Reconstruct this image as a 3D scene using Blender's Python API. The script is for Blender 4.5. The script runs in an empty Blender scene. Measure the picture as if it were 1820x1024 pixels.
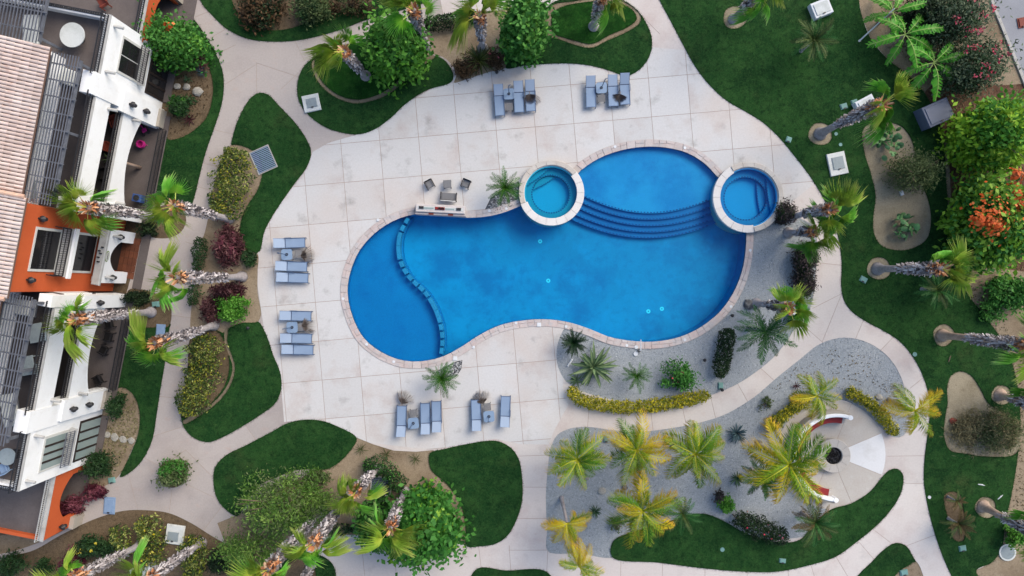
import bpy, math, random
import numpy as np
from mathutils import Vector, Matrix, Euler
from mathutils.geometry import delaunay_2d_cdt

# ------------------------------------------------------------------ camera, sky, sun, exposure
H = 46.7            # drone height, metres
S = 26.0            # picture pixels (of 1820) per metre on the ground
CX, CY = 910.0, 512.0
scn = bpy.context.scene
col = scn.collection
R = math.radians

cam_d = bpy.data.cameras.new('camera')
cam_d.sensor_width = 36.0
cam_d.lens = 36.0 * H / (1820.0 / S)
cam_d.clip_end = 2000
cam = bpy.data.objects.new('camera', cam_d)
cam.location = (0, 0, H)
cam.rotation_euler = (0, 0, 0)
col.objects.link(cam)
scn.camera = cam

SUN_EL, SUN_AZ = 42.0, 50.0       # high soft light through cloud
world = bpy.data.worlds.new('World')
scn.world = world
world.use_nodes = True
wn = world.node_tree
bg = wn.nodes['Background']
sky = wn.nodes.new('ShaderNodeTexSky')
sky.sky_type = 'NISHITA'
sky.sun_disc = False
sky.sun_elevation = R(SUN_EL)
sky.sun_rotation = R(SUN_AZ)
sky.air_density = 1.0
sky.dust_density = 2.0
sky.ozone_density = 1.0
wn.links.new(sky.outputs[0], bg.inputs['Color'])
bg.inputs['Strength'].default_value = 0.12
sun_d = bpy.data.lights.new('sun', 'SUN')
sun_d.energy = 1.5
sun_d.angle = R(42)
sun_d.color = (1.0, 0.89, 0.72)
sun = bpy.data.objects.new('sun', sun_d)
sun.rotation_euler = (R(90 - SUN_EL), 0, R(180 - SUN_AZ))
sun.location = (0, 0, 60)
col.objects.link(sun)
scn.view_settings.view_transform = 'Standard'
scn.view_settings.look = 'None'
scn.view_settings.gamma = 1.0
scn.view_settings.exposure = 1.25
scn.render.resolution_x = 1024
scn.render.resolution_y = 576

# ------------------------------------------------------------------ helpers
rnd = random.Random(7)
rng = np.random.default_rng(7)

def W(px, py, z=0.0):
    k = (H - z) / H / S
    return Vector(((px - CX) * k, (CY - py) * k, z))

def W2(px, py):
    return ((px - CX) / S, (CY - py) / S)

F = 1.45   # how bright a flat surface of albedo 1 shows; picture colour / F = albedo
def lin(v):
    v /= 255.0
    return v / 12.92 if v <= 0.04045 else ((v + 0.055) / 1.055) ** 2.4
def C(r, g, b, f=None):
    f = f or F
    return (min(lin(r) / f, .85), min(lin(g) / f, .85), min(lin(b) / f, .85))

def tag(o, label=None, cat=None, group=None, kind=None):
    if label: o['label'] = label
    if cat: o['category'] = cat
    if group: o['group'] = group
    if kind: o['kind'] = kind
    return o

def link(o, parent=None):
    col.objects.link(o)
    if parent is not None:
        o.parent = parent
    return o

def empty(name, loc, rz=0.0):
    o = bpy.data.objects.new(name, None)
    o.empty_display_size = 0.2
    o.location = loc
    o.rotation_euler = (0, 0, rz)
    return link(o)

def thing(name, label, cat, loc=(0, 0, 0), rz=0.0, group=None):
    return tag(empty(name, loc, rz), label, cat, group)

def mesh_obj(name, verts, faces, mat, parent=None, smooth=False, attr=None):
    me = bpy.data.meshes.new(name)
    me.from_pydata([tuple(v) for v in verts], [], faces)
    if mat: me.materials.append(mat)
    if smooth:
        me.polygons.foreach_set('use_smooth', [True] * len(me.polygons))
    if attr is not None:
        a = me.attributes.new('tone', 'FLOAT', 'POINT')
        a.data.foreach_set('value', np.asarray(attr, dtype=np.float32))
    me.update()
    o = bpy.data.objects.new(name, me)
    return link(o, parent)

def inst(name, me, parent, M=None):
    o = bpy.data.objects.new(name, me)
    link(o, parent)
    if M is not None: o.matrix_local = M
    return o

def copy_tree(o, parent=None):
    c = o.copy()
    col.objects.link(c)
    c.parent = parent
    for ch in kids.get(o.name, []) or list(o.children):
        copy_tree(ch, c)
    return c
kids = {}

class MB:
    """collects simple shapes into one mesh"""
    def __init__(s): s.v = []; s.f = []; s.t = []
    def add(s, vs, fs, tone=None):
        b = len(s.v)
        s.v += [tuple(v) for v in vs]
        s.f += [tuple(b + i for i in f) for f in fs]
        s.t += [0.5 if tone is None else tone] * len(vs)
        return s
    def box(s, x0, x1, y0, y1, z0, z1, M=None, tone=None):
        vs = [Vector(p) for p in ((x0,y0,z0),(x1,y0,z0),(x1,y1,z0),(x0,y1,z0),(x0,y0,z1),(x1,y0,z1),(x1,y1,z1),(x0,y1,z1))]
        if M is not None: vs = [M @ v for v in vs]
        return s.add(vs, [(3,2,1,0),(4,5,6,7),(0,1,5,4),(1,2,6,5),(2,3,7,6),(3,0,4,7)], tone)
    def bbox(s, x0, x1, y0, y1, z0, z1, b=0.02, M=None, tone=None):
        """box with chamfered top edges"""
        vs = [(x0,y0,z0),(x1,y0,z0),(x1,y1,z0),(x0,y1,z0),
              (x0,y0,z1-b),(x1,y0,z1-b),(x1,y1,z1-b),(x0,y1,z1-b),
              (x0+b,y0+b,z1),(x1-b,y0+b,z1),(x1-b,y1-b,z1),(x0+b,y1-b,z1)]
        vs = [Vector(p) for p in vs]
        if M is not None: vs = [M @ v for v in vs]
        fs = [(3,2,1,0),(8,9,10,11)]
        for i in range(4):
            j = (i+1) % 4
            fs += [(i,j,4+j,4+i),(4+i,4+j,8+j,8+i)]
        return s.add(vs, fs, tone)
    def cyl(s, p0, p1, r0, r1=None, n=10, cap=True, tone=None):
        r1 = r0 if r1 is None else r1
        p0, p1 = Vector(p0), Vector(p1)
        d = (p1 - p0).normalized()
        a = d.orthogonal().normalized(); b = d.cross(a)
        vs = []
        for p, r in ((p0, r0), (p1, r1)):
            for i in range(n):
                t = 2*math.pi*i/n
                vs.append(p + a*(r*math.cos(t)) + b*(r*math.sin(t)))
        fs = [(i, (i+1) % n, n+(i+1) % n, n+i) for i in range(n)]
        if cap: fs += [tuple(range(n-1, -1, -1)), tuple(range(n, 2*n))]
        return s.add(vs, fs, tone)
    def tube(s, pts, radii, n=8, tone=None):
        pts = [Vector(p) for p in pts]
        vs = []
        a = None
        for i, p in enumerate(pts):
            d = (pts[min(i+1, len(pts)-1)] - pts[max(i-1, 0)]).normalized()
            if a is None: a = d.orthogonal().normalized()
            a = (a - d*a.dot(d)).normalized(); b = d.cross(a)
            for k in range(n):
                t = 2*math.pi*k/n
                vs.append(p + a*(radii[i]*math.cos(t)) + b*(radii[i]*math.sin(t)))
        fs = []
        for i in range(len(pts)-1):
            for k in range(n):
                fs.append((i*n+k, i*n+(k+1) % n, (i+1)*n+(k+1) % n, (i+1)*n+k))
        fs.append(tuple(range(n-1, -1, -1)))
        fs.append(tuple(range((len(pts)-1)*n, len(pts)*n)))
        return s.add(vs, fs, tone)
    def ring(s, c, r0, r1, z0, z1, a0=0.0, a1=2*math.pi, n=32, bev=0.0, tone=None):
        """annular block; whole when a1-a0 is a full turn"""
        cx, cy = c
        full = abs(a1-a0-2*math.pi) < 1e-6
        m = n if full else n+1
        vs = []
        prof = [(r0,z0),(r1,z0),(r1,z1-bev),(r1-bev,z1),(r0+bev,z1),(r0,z1-bev)] if bev > 0 else [(r0,z0),(r1,z0),(r1,z1),(r0,z1)]
        q = len(prof)
        for i in range(m):
            a = a0+(a1-a0)*i/n
            for r, z in prof:
                vs.append((cx+r*math.cos(a), cy+r*math.sin(a), z))
        fs = []
        for i in range(n):
            j = (i+1) % m
            for k in range(q):
                l = (k+1) % q
                fs.append((i*q+k, j*q+k, j*q+l, i*q+l))
        if not full:
            fs.append(tuple(range(q-1, -1, -1))); fs.append(tuple((m-1)*q+k for k in range(q)))
        return s.add(vs, fs, tone)
    def disc(s, c, r, z0, z1, n=24, tone=None):
        return s.cyl((c[0],c[1],z0),(c[0],c[1],z1), r, n=n, tone=tone)
    def build(s, name, mat, parent=None, smooth=False):
        return mesh_obj(name, s.v, s.f, mat, parent, smooth, s.t)

# ------------------------------------------------------------------ materials
def new_mat(name):
    m = bpy.data.materials.new(name); m.use_nodes = True
    nt = m.node_tree
    return m, nt, nt.nodes['Principled BSDF']

def N(nt, t, **kw):
    n = nt.nodes.new(t)
    for k, v in kw.items(): setattr(n, k, v)
    return n

def noise(nt, vec, scale, detail=4, rough=.55):
    n = N(nt, 'ShaderNodeTexNoise')
    n.inputs['Scale'].default_value = scale
    n.inputs['Detail'].default_value = detail
    n.inputs['Roughness'].default_value = rough
    if vec is not None: nt.links.new(vec, n.inputs['Vector'])
    return n.outputs['Fac']

def ramp(nt, fac, stops):
    r = N(nt, 'ShaderNodeValToRGB')
    e = r.color_ramp.elements
    while len(e) < len(stops): e.new(0.5)
    for i, (p, c) in enumerate(stops):
        e[i].position = p
        e[i].color = (c[0], c[1], c[2], 1) if not isinstance(c, (int, float)) else (c, c, c, 1)
    nt.links.new(fac, r.inputs['Fac'])
    return r.outputs['Color']

def mix(nt, a, b, fac, mode='MIX'):
    m = N(nt, 'ShaderNodeMix', data_type='RGBA', blend_type=mode)
    for i, v in ((0, fac), (6, a), (7, b)):
        sock = m.inputs[i]
        if hasattr(v, 'links'): nt.links.new(v, sock)
        elif isinstance(v, (int, float)): sock.default_value = v if i == 0 else (v, v, v, 1)
        else: sock.default_value = (*v, 1)
    return m.outputs[2]

def bump(nt, p, h, strength=.3, dist=.02):
    b = N(nt, 'ShaderNodeBump')
    b.inputs['Strength'].default_value = strength
    b.inputs['Distance'].default_value = dist
    nt.links.new(h, b.inputs['Height'])
    nt.links.new(b.outputs[0], p.inputs['Normal'])

def surf(name, base, rough=.8, patches=(), fine=(40, .12), rand=0.0, bmp=(60, .25, .01), metal=0.0, spec=.3, slab=False):
    """base colour, then patches [(scale, lo, hi, colour, amount)], then fine grain"""
    m, nt, p = new_mat(name)
    geo = N(nt, 'ShaderNodeNewGeometry')
    pos = geo.outputs['Position']
    c = None
    cur = base
    off = pos
    if slab:      # every slab was cast and has weathered on its own
        oi = N(nt, 'ShaderNodeObjectInfo')
        va = N(nt, 'ShaderNodeVectorMath', operation='MULTIPLY_ADD')
        va.inputs[1].default_value = (1, 1, 1)
        vs_ = N(nt, 'ShaderNodeVectorMath', operation='SCALE'); vs_.inputs[0].default_value = (37, 53, 11)
        nt.links.new(oi.outputs['Random'], vs_.inputs['Scale'])
        nt.links.new(pos, va.inputs[0]); nt.links.new(vs_.outputs[0], va.inputs[2])
        off = va.outputs[0]
    for pi, (sc, lo, hi, pc, amt) in enumerate(patches):
        f = ramp(nt, noise(nt, off if pi % 2 else pos, sc, 5, .6), [(lo, 0.0), (hi, amt)])
        cur = mix(nt, cur, pc, f)
    if fine:
        f = ramp(nt, noise(nt, pos, fine[0], 3, .7), [(.3, 1-fine[1]), (.7, 1+fine[1])])
        cur = mix(nt, cur, f, 1.0, 'MULTIPLY')
    if rand:
        oi = N(nt, 'ShaderNodeObjectInfo')
        f = ramp(nt, oi.outputs['Random'], [(0, 1-rand), (1, 1.0)])
        cur = mix(nt, cur, f, 1.0, 'MULTIPLY')
    if hasattr(cur, 'links'): nt.links.new(cur, p.inputs['Base Color'])
    else: p.inputs['Base Color'].default_value = (*cur, 1)
    p.inputs['Roughness'].default_value = rough
    p.inputs['Metallic'].default_value = metal
    p.inputs['Specular IOR Level'].default_value = spec
    if bmp: bump(nt, p, noise(nt, pos, bmp[0], 4), bmp[1], bmp[2])
    return m

def leafmat(name, stops, transl=.25, rough=.5, rand=.25, spec=.18):
    """colour by the 'tone' attribute of each leaf, small shift for each object"""
    m, nt, p = new_mat(name)
    at = N(nt, 'ShaderNodeAttribute', attribute_name='tone')
    c = ramp(nt, at.outputs['Fac'], stops)
    if rand:
        oi = N(nt, 'ShaderNodeObjectInfo')
        f = ramp(nt, oi.outputs['Random'], [(0, 1-rand), (1, 1+rand*.4)])
        c = mix(nt, c, f, 1.0, 'MULTIPLY')
    nt.links.new(c, p.inputs['Base Color'])
    p.inputs['Roughness'].default_value = rough
    p.inputs['Specular IOR Level'].default_value = spec
    if transl:
        tr = N(nt, 'ShaderNodeBsdfTranslucent')
        nt.links.new(c, tr.inputs['Color'])
        mx = N(nt, 'ShaderNodeMixShader')
        mx.inputs[0].default_value = transl
        out = nt.nodes['Material Output']
        nt.links.new(p.outputs[0], mx.inputs[1]); nt.links.new(tr.outputs[0], mx.inputs[2])
        nt.links.new(mx.outputs[0], out.inputs['Surface'])
    return m

MT = {}
MT['deck'] = surf('deck_concrete', C(212,211,210), .85,
    [(.13,.48,.66,C(210,198,190),.7),(.42,.54,.72,C(192,176,168),.6),(.75,.58,.73,C(166,164,160),.65),(2.2,.62,.8,C(192,172,162),.3),(5,.62,.8,C(196,186,178),.4)], (9,.06), .07, (30,.15,.008), slab=True)
MT['path_pale'] = surf('path_concrete_pale', C(212,203,198), .88,
    [(.09,.42,.62,C(218,212,206),.8),(.35,.5,.7,C(196,180,174),.7),(.8,.58,.78,C(178,170,168),.5),(1.6,.6,.8,C(204,180,168),.5)], (9,.06), .06, (30,.15,.008), slab=True)
MT['path'] = surf('path_concrete', C(182,174,169), .88,
    [(.09,.42,.62,C(192,182,176),.8),(.35,.5,.7,C(168,158,154),.7),(.8,.58,.78,C(160,154,154),.55),(1.6,.6,.8,C(190,164,152),.5)], (9,.07), .07, (30,.15,.008), slab=True)
MT['joint'] = surf('joint_filler', C(172,158,148), .95, [(1.2,.4,.7,C(172,150,138),.8)])
MT['patio'] = surf('patio_concrete', C(196,190,182), .85, [(.5,.5,.75,C(184,172,160),.7),(1.5,.6,.8,C(214,212,208),.6)], (9,.06), .06)
MT['patio_white'] = surf('patio_white', C(226,227,228), .8, [(.8,.5,.75,C(200,198,196),.7)], (9,.04), .02)
MT['edge'] = surf('mowing_edge', C(134,122,102), .95, [(1.5,.4,.7,C(112,104,84),.8)], (20,.12))
MT['lawn'] = surf('lawn_grass', C(33,72,36), .95,
    [(.12,.42,.6,C(44,84,40),.85),(.45,.48,.66,C(22,54,28),.85),(.28,.57,.7,C(74,90,52),.7),(1.0,.46,.62,C(54,92,46),.8),(2.6,.5,.66,C(20,50,26),.8),(8,.45,.65,C(52,86,44),.7)], (24,.5), 0, (45,1,.06), spec=.06)
MT['lawn_bright'] = surf('lawn_bright', C(32,76,26), .95,
    [(.6,.42,.62,C(20,54,18),.85),(2,.48,.66,C(50,92,36),.7),(6,.5,.7,C(24,60,20),.6)], (22,.45), 0, (45,.9,.05), spec=.06)
MT['soil'] = surf('dry_soil', C(156,140,118), .95,
    [(.3,.42,.66,C(122,106,86),.85),(1.1,.52,.72,C(164,150,128),.7),(3.5,.55,.75,C(98,84,66),.6)], (16,.22), 0, (30,.6,.04), spec=.1)
MT['soil_grey'] = surf('pale_soil', C(162,152,130), .95,
    [(.4,.42,.66,C(132,122,102),.85),(2.5,.55,.75,C(114,104,86),.6)], (16,.2), 0, (30,.6,.04), spec=.1)
MT['soil_dark'] = surf('mulched_soil', C(116,100,80), .95,
    [(.5,.42,.66,C(92,80,62),.85),(1.6,.5,.72,C(118,102,80),.8),(5,.5,.75,C(56,44,34),.6)], (16,.3), 0, (25,.8,.05), spec=.1)
MT['mulch'] = surf('leaf_litter', C(112,84,68), .95,
    [(.8,.42,.66,C(84,60,48),.85),(3,.5,.72,C(140,116,94),.7),(7,.5,.75,C(64,42,34),.7)], (16,.3), 0, (25,.9,.06), spec=.1)
MT['gravel'] = surf('grey_gravel', C(168,174,178), .9,
    [(.25,.42,.66,C(158,166,172),.8),(.9,.55,.75,C(168,172,174),.6),(7,.5,.75,C(136,142,150),.6)], (24,.3), 0, (28,.9,.05), spec=.2)
MT['ground'] = surf('far_ground', C(120,108,90), .95, [(.05,.4,.65,C(70,84,52),.8),(.3,.5,.7,C(140,126,104),.6)], (10,.2))
MT['road'] = surf('road_asphalt', C(156,158,164), .9, [(.4,.4,.7,C(140,142,148),.7)], (16,.1))
MT['kerb'] = surf('kerb_concrete', C(190,188,182), .9, [(.8,.4,.7,C(170,166,158),.7)], (14,.1))
MT['coping'] = surf('coping_stone', C(206,197,194), .75, [(.9,.42,.6,C(204,182,176),.7),(2.4,.5,.66,C(190,188,190),.8),(4,.56,.7,C(216,206,196),.7)], (14,.08), .13, (40,.25,.01))
MT['mortar'] = surf('coping_mortar', C(188,178,172), .9, (), (20,.08))
MT['spa_stone'] = surf('spa_stone', C(206,200,192), .75, [(.9,.45,.7,C(196,184,172),.8),(3,.55,.75,C(180,172,164),.5)], (14,.05), .06)
MT['white_stone'] = surf('white_stone', C(230,226,222), .7, [(.9,.5,.75,C(216,208,202),.7)], (14,.04), .04)
PF = 1.12    # light lost in the water, twice
def CP(r, g, b): return C(r, g, b, PF)
MT['tile_deep'] = surf('pool_plaster_deep', CP(0,134,186), .5, [(.08,.4,.6,CP(0,152,206),.9),(.25,.48,.64,CP(0,112,172),.8),(.7,.5,.68,CP(0,152,208),.6),(1.8,.5,.72,CP(0,112,170),.5)], (12,.05), 0, None)
MT['tile_left'] = surf('pool_plaster_blue', CP(0,120,182), .5, [(.16,.4,.62,CP(0,132,194),.9),(.9,.5,.75,CP(0,98,168),.5)], (26,.16), 0, None)
MT['tile_ledge'] = surf('pool_plaster_ledge', CP(4,128,190), .5, [(.25,.4,.62,CP(40,152,206),.9),(.6,.5,.72,CP(6,112,180),.7),(1.6,.5,.7,CP(36,142,204),.5)], (14,.07), 0, None)
MT['tile_step'] = surf('pool_step_plaster', CP(0,108,174), .5, [(.5,.4,.7,CP(0,96,160),.7)], (26,.14), 0, None)
MT['tile_edge'] = surf('dark_blue_tile', CP(2,66,132), .4, (), (30,.2), 0, None)
MT['tile_block'] = surf('blue_grey_block', CP(60,146,190), .6, (), (30,.12), .12, None)
MT['spa_teal'] = surf('spa_plaster_teal', C(0,146,178,1.12), .5, [(.6,.4,.7,C(0,134,168,1.12),.7)], (20,.06), 0, None)
MT['spa_blue'] = surf('spa_plaster_blue', C(0,132,190,1.12), .5, [(.6,.4,.7,C(0,116,190,1.12),.7)], (20,.06), 0, None)
MT['spa_floor_teal'] = surf('spa_floor_teal', C(0,158,204,1.12), .5, (), (20,.06), 0, None)
MT['spa_floor_blue'] = surf('spa_floor_blue', C(0,156,216,1.12), .5, (), (20,.06), 0, None)
MT['stucco'] = surf('white_stucco', (.70,.71,.72), .8, [(.5,.5,.75,(.62,.62,.62),.7),(1.4,.55,.72,(.56,.55,.53),.45),(5,.6,.75,(.56,.54,.5),.5)], (14,.02), 0, (30,.15,.01))
MT['stucco_cap'] = surf('grey_stucco_cap', C(190,190,188), .85, [(1.5,.5,.75,C(150,148,144),.7)], (14,.06))
MT['orange'] = surf('orange_stucco', C(206,96,50), .85, [(.5,.45,.75,C(190,82,40),.7),(2.5,.6,.8,C(214,112,68),.5)], (14,.05), 0, (30,.2,.01))
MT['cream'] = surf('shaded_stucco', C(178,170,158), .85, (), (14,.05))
MT['terrace'] = surf('terrace_floor', C(108,100,98), .85, [(.7,.4,.7,C(94,86,84),.8)], (12,.1))
MT['roof_tile'] = surf('clay_tile', C(222,200,190), .85, [(.8,.4,.6,C(232,216,208),.8),(2.4,.55,.72,C(206,166,148),.6)], (20,.1), .26)
MT['roof_under'] = surf('roof_underlay', C(120,92,80), .9)
MT['roof_ridge'] = surf('ridge_tile', C(228,190,166), .85, [(2.4,.5,.7,C(200,158,138),.7)], (20,.1), .2)
MT['wood_grey'] = surf('weathered_wood', C(112,116,126), .85, [(3,.4,.7,C(86,90,100),.7)], (20,.1), .2)
MT['dark_wood'] = surf('dark_wood', C(52,42,38), .7, (), (20,.2), .2)
MT['iron'] = surf('black_iron', C(46,46,50), .5, (), None, 0, None)
MT['glass'] = surf('dark_glass', (.012,.012,.014), .08, (), None, 0, None, spec=.6)
MT['glass_pale'] = surf('pale_glass', C(150,166,164), .15, (), None, 0, None, spec=.6)
MT['frame_white'] = surf('white_frame', C(214,214,210), .6, (), None)
MT['dark_room'] = surf('dark_interior', C(48,44,44), .9, (), None)
MT['brick_floor'] = surf('terracotta_floor', C(128,76,52), .8, [(1,.4,.7,C(104,58,42),.8)], (12,.15), .25)
MT['sling'] = surf('blue_grey_sling', C(142,164,192), .7, [(2,.4,.7,C(136,158,186),.6)], (60,.06), .05)
MT['sling_head'] = surf('blue_grey_headrest', C(158,176,200), .7, (), (60,.06), .05)
MT['alu'] = surf('blue_grey_metal', C(92,112,142), .45, (), None, 0, None, .4)
MT['table_blue'] = surf('table_blue', C(138,162,190), .5, [(3,.5,.7,C(124,150,182),.6)], (20,.05), .06)
MT['wicker'] = surf('grey_wicker', C(126,126,128), .8, (), (70,.35), .1)
MT['wicker_dark'] = surf('dark_wicker', C(70,66,66), .8, (), (70,.3), .1)
MT['dry'] = leafmat('dry_frond', [(0,C(150,140,134)),(.6,C(138,126,120)),(1,C(170,156,146))], 0, .8, .2)
MT['white_paint'] = surf('white_paint', C(226,230,234), .6, [(1.5,.5,.75,C(206,210,212),.6)], (14,.03), .05)
MT['concrete_pad'] = surf('concrete_pad', C(214,218,216), .85, [(1.5,.45,.7,C(186,190,186),.8)], (14,.06))
MT['lid_grey'] = surf('lid_grey', C(148,160,164), .6, [(3,.5,.7,C(128,140,146),.7)], (20,.06), .1)
MT['lid_teal'] = surf('lid_teal', C(120,164,158), .6, (), (20,.06), .2)
MT['lid_blue'] = surf('lid_blue', C(138,164,196), .7, [(3,.5,.7,C(122,150,186),.7)], (20,.08), .1)
MT['steel_dark'] = surf('dark_grey_metal', C(100,110,132), .5, [(1.2,.4,.7,C(88,98,120),.8)], (14,.04))
MT['grate'] = surf('grate_bar', C(140,160,190), .5, (), None, .1)
MT['grate_dark'] = surf('drain_hole', C(44,54,74), .9, (), None)
MT['red'] = surf('red_seat', C(150,42,44), .7, [(1.5,.4,.7,C(130,32,36),.7)], (14,.06))
MT['lava'] = surf('lava_rock', C(30,26,28), .9, (), (12,.5), .3, (20,1,.05))
MT['rock'] = surf('pale_rock', C(186,182,172), .9, [(3,.4,.7,C(150,146,138),.8)], (18,.1), .2, (12,.6,.05))
MT['rock_grey'] = surf('river_stone', C(128,130,132), .8, [(6,.35,.65,C(70,70,72),.9)], (20,.3), .3)
MT['pink'] = surf('pink_plastic', C(206,46,140), .5, (), None)
MT['toy_blue'] = surf('blue_cloth', C(52,82,140), .7, (), None)
MT['chair_red'] = surf('rust_leather', C(134,62,48), .7, (), (20,.1), .1)
MT['chair_black'] = surf('black_wicker', C(36,34,36), .8, (), (30,.2), .2)
MT['trunk'] = surf('palm_trunk', C(176,170,172), .9, [(3,.4,.7,C(146,138,138),.8)], (18,.25), .12, (18,.6,.03))
MT['trunk_tan'] = surf('palm_trunk_tan', C(202,176,158), .9, [(3,.4,.7,C(170,146,130),.8)], (18,.25), .12, (18,.6,.03))
MT['boots'] = leafmat('old_leaf_bases', [(0,C(132,124,124)),(.45,C(174,166,168)),(1,C(216,210,210))], 0, .9, .12)
MT['boots_new'] = leafmat('fresh_leaf_bases', [(0,C(166,104,66)),(.5,C(216,150,104)),(1,C(236,200,164))], 0, .8, .1)
MT['bark'] = surf('tree_bark', C(120,104,88), .9, [(4,.4,.7,C(90,78,64),.8)], (16,.2))
MT['fan'] = leafmat('fan_frond', [(0,C(214,224,116)),(.25,C(148,208,72)),(.6,C(102,184,58)),(.85,C(124,198,78)),(1,C(190,212,130))], .3, .5, .35)
MT['fan_y'] = leafmat('fan_frond_young', [(0,C(206,206,98)),(.3,C(176,200,72)),(.7,C(142,188,62)),(1,C(184,190,100))], .3, .5, .25)
MT['coco'] = leafmat('coconut_frond', [(0,C(214,210,60)),(.2,C(140,172,34)),(.5,C(122,164,30)),(.75,C(206,192,40)),(1,C(222,172,74))], .3, .45, .35)
MT['coco_y'] = leafmat('coconut_frond_yellow', [(0,C(228,218,64)),(.3,C(206,196,36)),(.65,C(218,184,40)),(1,C(224,166,78))], .3, .45, .25)
MT['coco_g'] = leafmat('coconut_frond_green', [(0,C(172,194,54)),(.3,C(88,144,36)),(.7,C(104,150,34)),(1,C(198,178,66))], .3, .45, .35)
MT['date'] = leafmat('date_frond', [(0,C(92,142,72)),(.3,C(46,104,46)),(.7,C(58,116,54)),(1,C(84,138,76))], .2, .4, .3)
MT['pygmy'] = leafmat('pygmy_frond', [(0,C(92,140,44)),(.4,C(44,98,30)),(.8,C(60,114,36)),(1,C(104,148,54))], .2, .4, .3)
MT['cycad'] = leafmat('cycad_frond', [(0,C(34,66,34)),(.5,C(22,48,28)),(1,C(44,76,44))], .1, .4, .25)
MT['fern'] = leafmat('dull_frond', [(0,C(118,132,66)),(.4,C(74,100,54)),(.8,C(86,108,62)),(1,C(150,134,84))], .2, .5, .35)
MT['brown_frond'] = leafmat('brown_frond', [(0,C(120,104,60)),(.5,C(84,72,42)),(1,C(140,118,76))], .1, .6, .4)
MT['banana'] = leafmat('banana_leaf', [(0,C(176,208,112)),(.3,C(104,190,58)),(.7,C(76,164,46)),(1,C(110,176,70))], .3, .4, .3)
MT['bird'] = leafmat('bird_of_paradise_leaf', [(0,C(150,170,120)),(.4,C(76,110,74)),(.8,C(96,128,88)),(1,C(120,146,104))], .2, .4, .4)
MT['agave'] = leafmat('agave_leaf', [(0,C(140,160,160)),(.4,C(70,96,104)),(1,C(96,120,122))], .05, .4, .25)
MT['agave_g'] = leafmat('agave_green', [(0,C(100,130,92)),(.4,C(60,92,64)),(1,C(92,118,80))], .05, .4, .25)
MT['yucca'] = leafmat('yucca_leaf', [(0,C(120,130,64)),(.4,C(62,76,36)),(1,C(110,112,56))], .05, .4, .3)
MT['cactus'] = leafmat('cactus_pad', [(0,C(72,110,70)),(.5,C(92,140,88)),(1,C(120,164,108))], .05, .5, .3)
def lv(name, a, b, c, tr=.25):
    MT[name] = leafmat(name, [(0, C(*a)), (.5, C(*b)), (1, C(*c))], tr, .6, .12)
lv('leaf_bright', (52,104,30), (84,150,46), (128,188,76))
lv('leaf_mid', (38,88,32), (64,128,48), (104,164,74))
lv('leaf_dark', (26,52,26), (42,74,38), (66,100,56))
lv('leaf_darker', (20,36,22), (34,54,30), (56,80,46))
lv('leaf_olive', (60,78,44), (88,106,62), (124,138,90))
lv('leaf_grey', (66,84,60), (98,116,86), (132,146,116))
lv('leaf_yellow', (96,150,36), (142,192,46), (186,214,76))
lv('leaf_lime', (88,142,38), (128,180,52), (164,204,84))
lv('leaf_gold', (120,122,24), (188,178,32), (236,220,70))
lv('leaf_goldgreen', (62,92,28), (120,132,36), (188,182,60))
lv('leaf_croton', (30,58,26), (70,96,42), (190,196,110))
lv('leaf_burgundy', (54,30,36), (84,48,52), (136,96,96))
lv('leaf_magenta', (72,30,46), (102,44,60), (142,82,96))
lv('leaf_purple', (44,48,40), (70,62,62), (110,94,104))
lv('leaf_maroon', (52,46,30), (84,64,44), (120,92,62))
lv('leaf_feather', (66,104,40), (100,142,58), (150,182,88))
lv('leaf_straw', (110,104,76), (140,132,96), (170,160,120))
lv('petal_orange', (196,76,30), (226,104,44), (238,140,80), .15)
lv('petal_pink', (196,50,80), (220,84,110), (232,130,140), .15)
lv('petal_yellow', (214,190,40), (232,212,60), (240,226,110), .15)

MT['shade_strip'] = surf('painted_floor_shade', C(62,58,60), .85, [(1.2,.4,.7,C(50,46,48),.8)], (12,.15))  # dark floor tone with the shade under roof and pergola painted in
MT['drain_ring'] = surf('drain_ring', C(70,196,228,.8), .5, (), None, 0, None)
# ------------------------------------------------------------------ outlines (traced in picture pixels, laid on the ground plane)
def spline(pts, closed=True, step=6.0):
    P = [np.array(p, float) for p in pts]
    n = len(P); out = []
    rngi = range(n) if closed else range(n-1)
    for i in rngi:
        p0 = P[(i-1) % n] if closed else P[max(i-1, 0)]
        p1 = P[i]; p2 = P[(i+1) % n] if closed else P[i+1]
        p3 = P[(i+2) % n] if closed else P[min(i+2, n-1)]
        m = max(1, int(np.linalg.norm(p2-p1)/step))
        # centripetal parameters keep the curve from overshooting
        d1 = max(np.linalg.norm(p1-p0), 1e-3)**.5; d2 = max(np.linalg.norm(p2-p1), 1e-3)**.5; d3 = max(np.linalg.norm(p3-p2), 1e-3)**.5
        t1 = (p1-p0)/d1-(p2-p0)/(d1+d2)+(p2-p1)/d2; t2 = (p2-p1)/d2-(p3-p1)/(d2+d3)+(p3-p2)/d3
        t1 *= d2; t2 *= d2
        for k in range(m):
            t = k/m; t_2 = t*t; t_3 = t_2*t
            out.append((2*t_3-3*t_2+1)*p1+(t_3-2*t_2+t)*t1+(-2*t_3+3*t_2)*p2+(t_3-t_2)*t2)
    if not closed: out.append(P[-1])
    return [tuple(p) for p in out]

def sharp(pts): return [tuple(map(float, p)) for p in pts]

def circle(cx, cy, r, n=40, wob=0.0):
    q = random.Random(int(cx*7+cy))
    ph = q.random()*6
    return [(cx+(r+wob*r*math.sin(3*2*math.pi*i/n+ph))*math.cos(2*math.pi*i/n), cy+(r+wob*r*math.cos(2*2*math.pi*i/n+ph))*math.sin(2*math.pi*i/n)) for i in range(n)]

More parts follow.
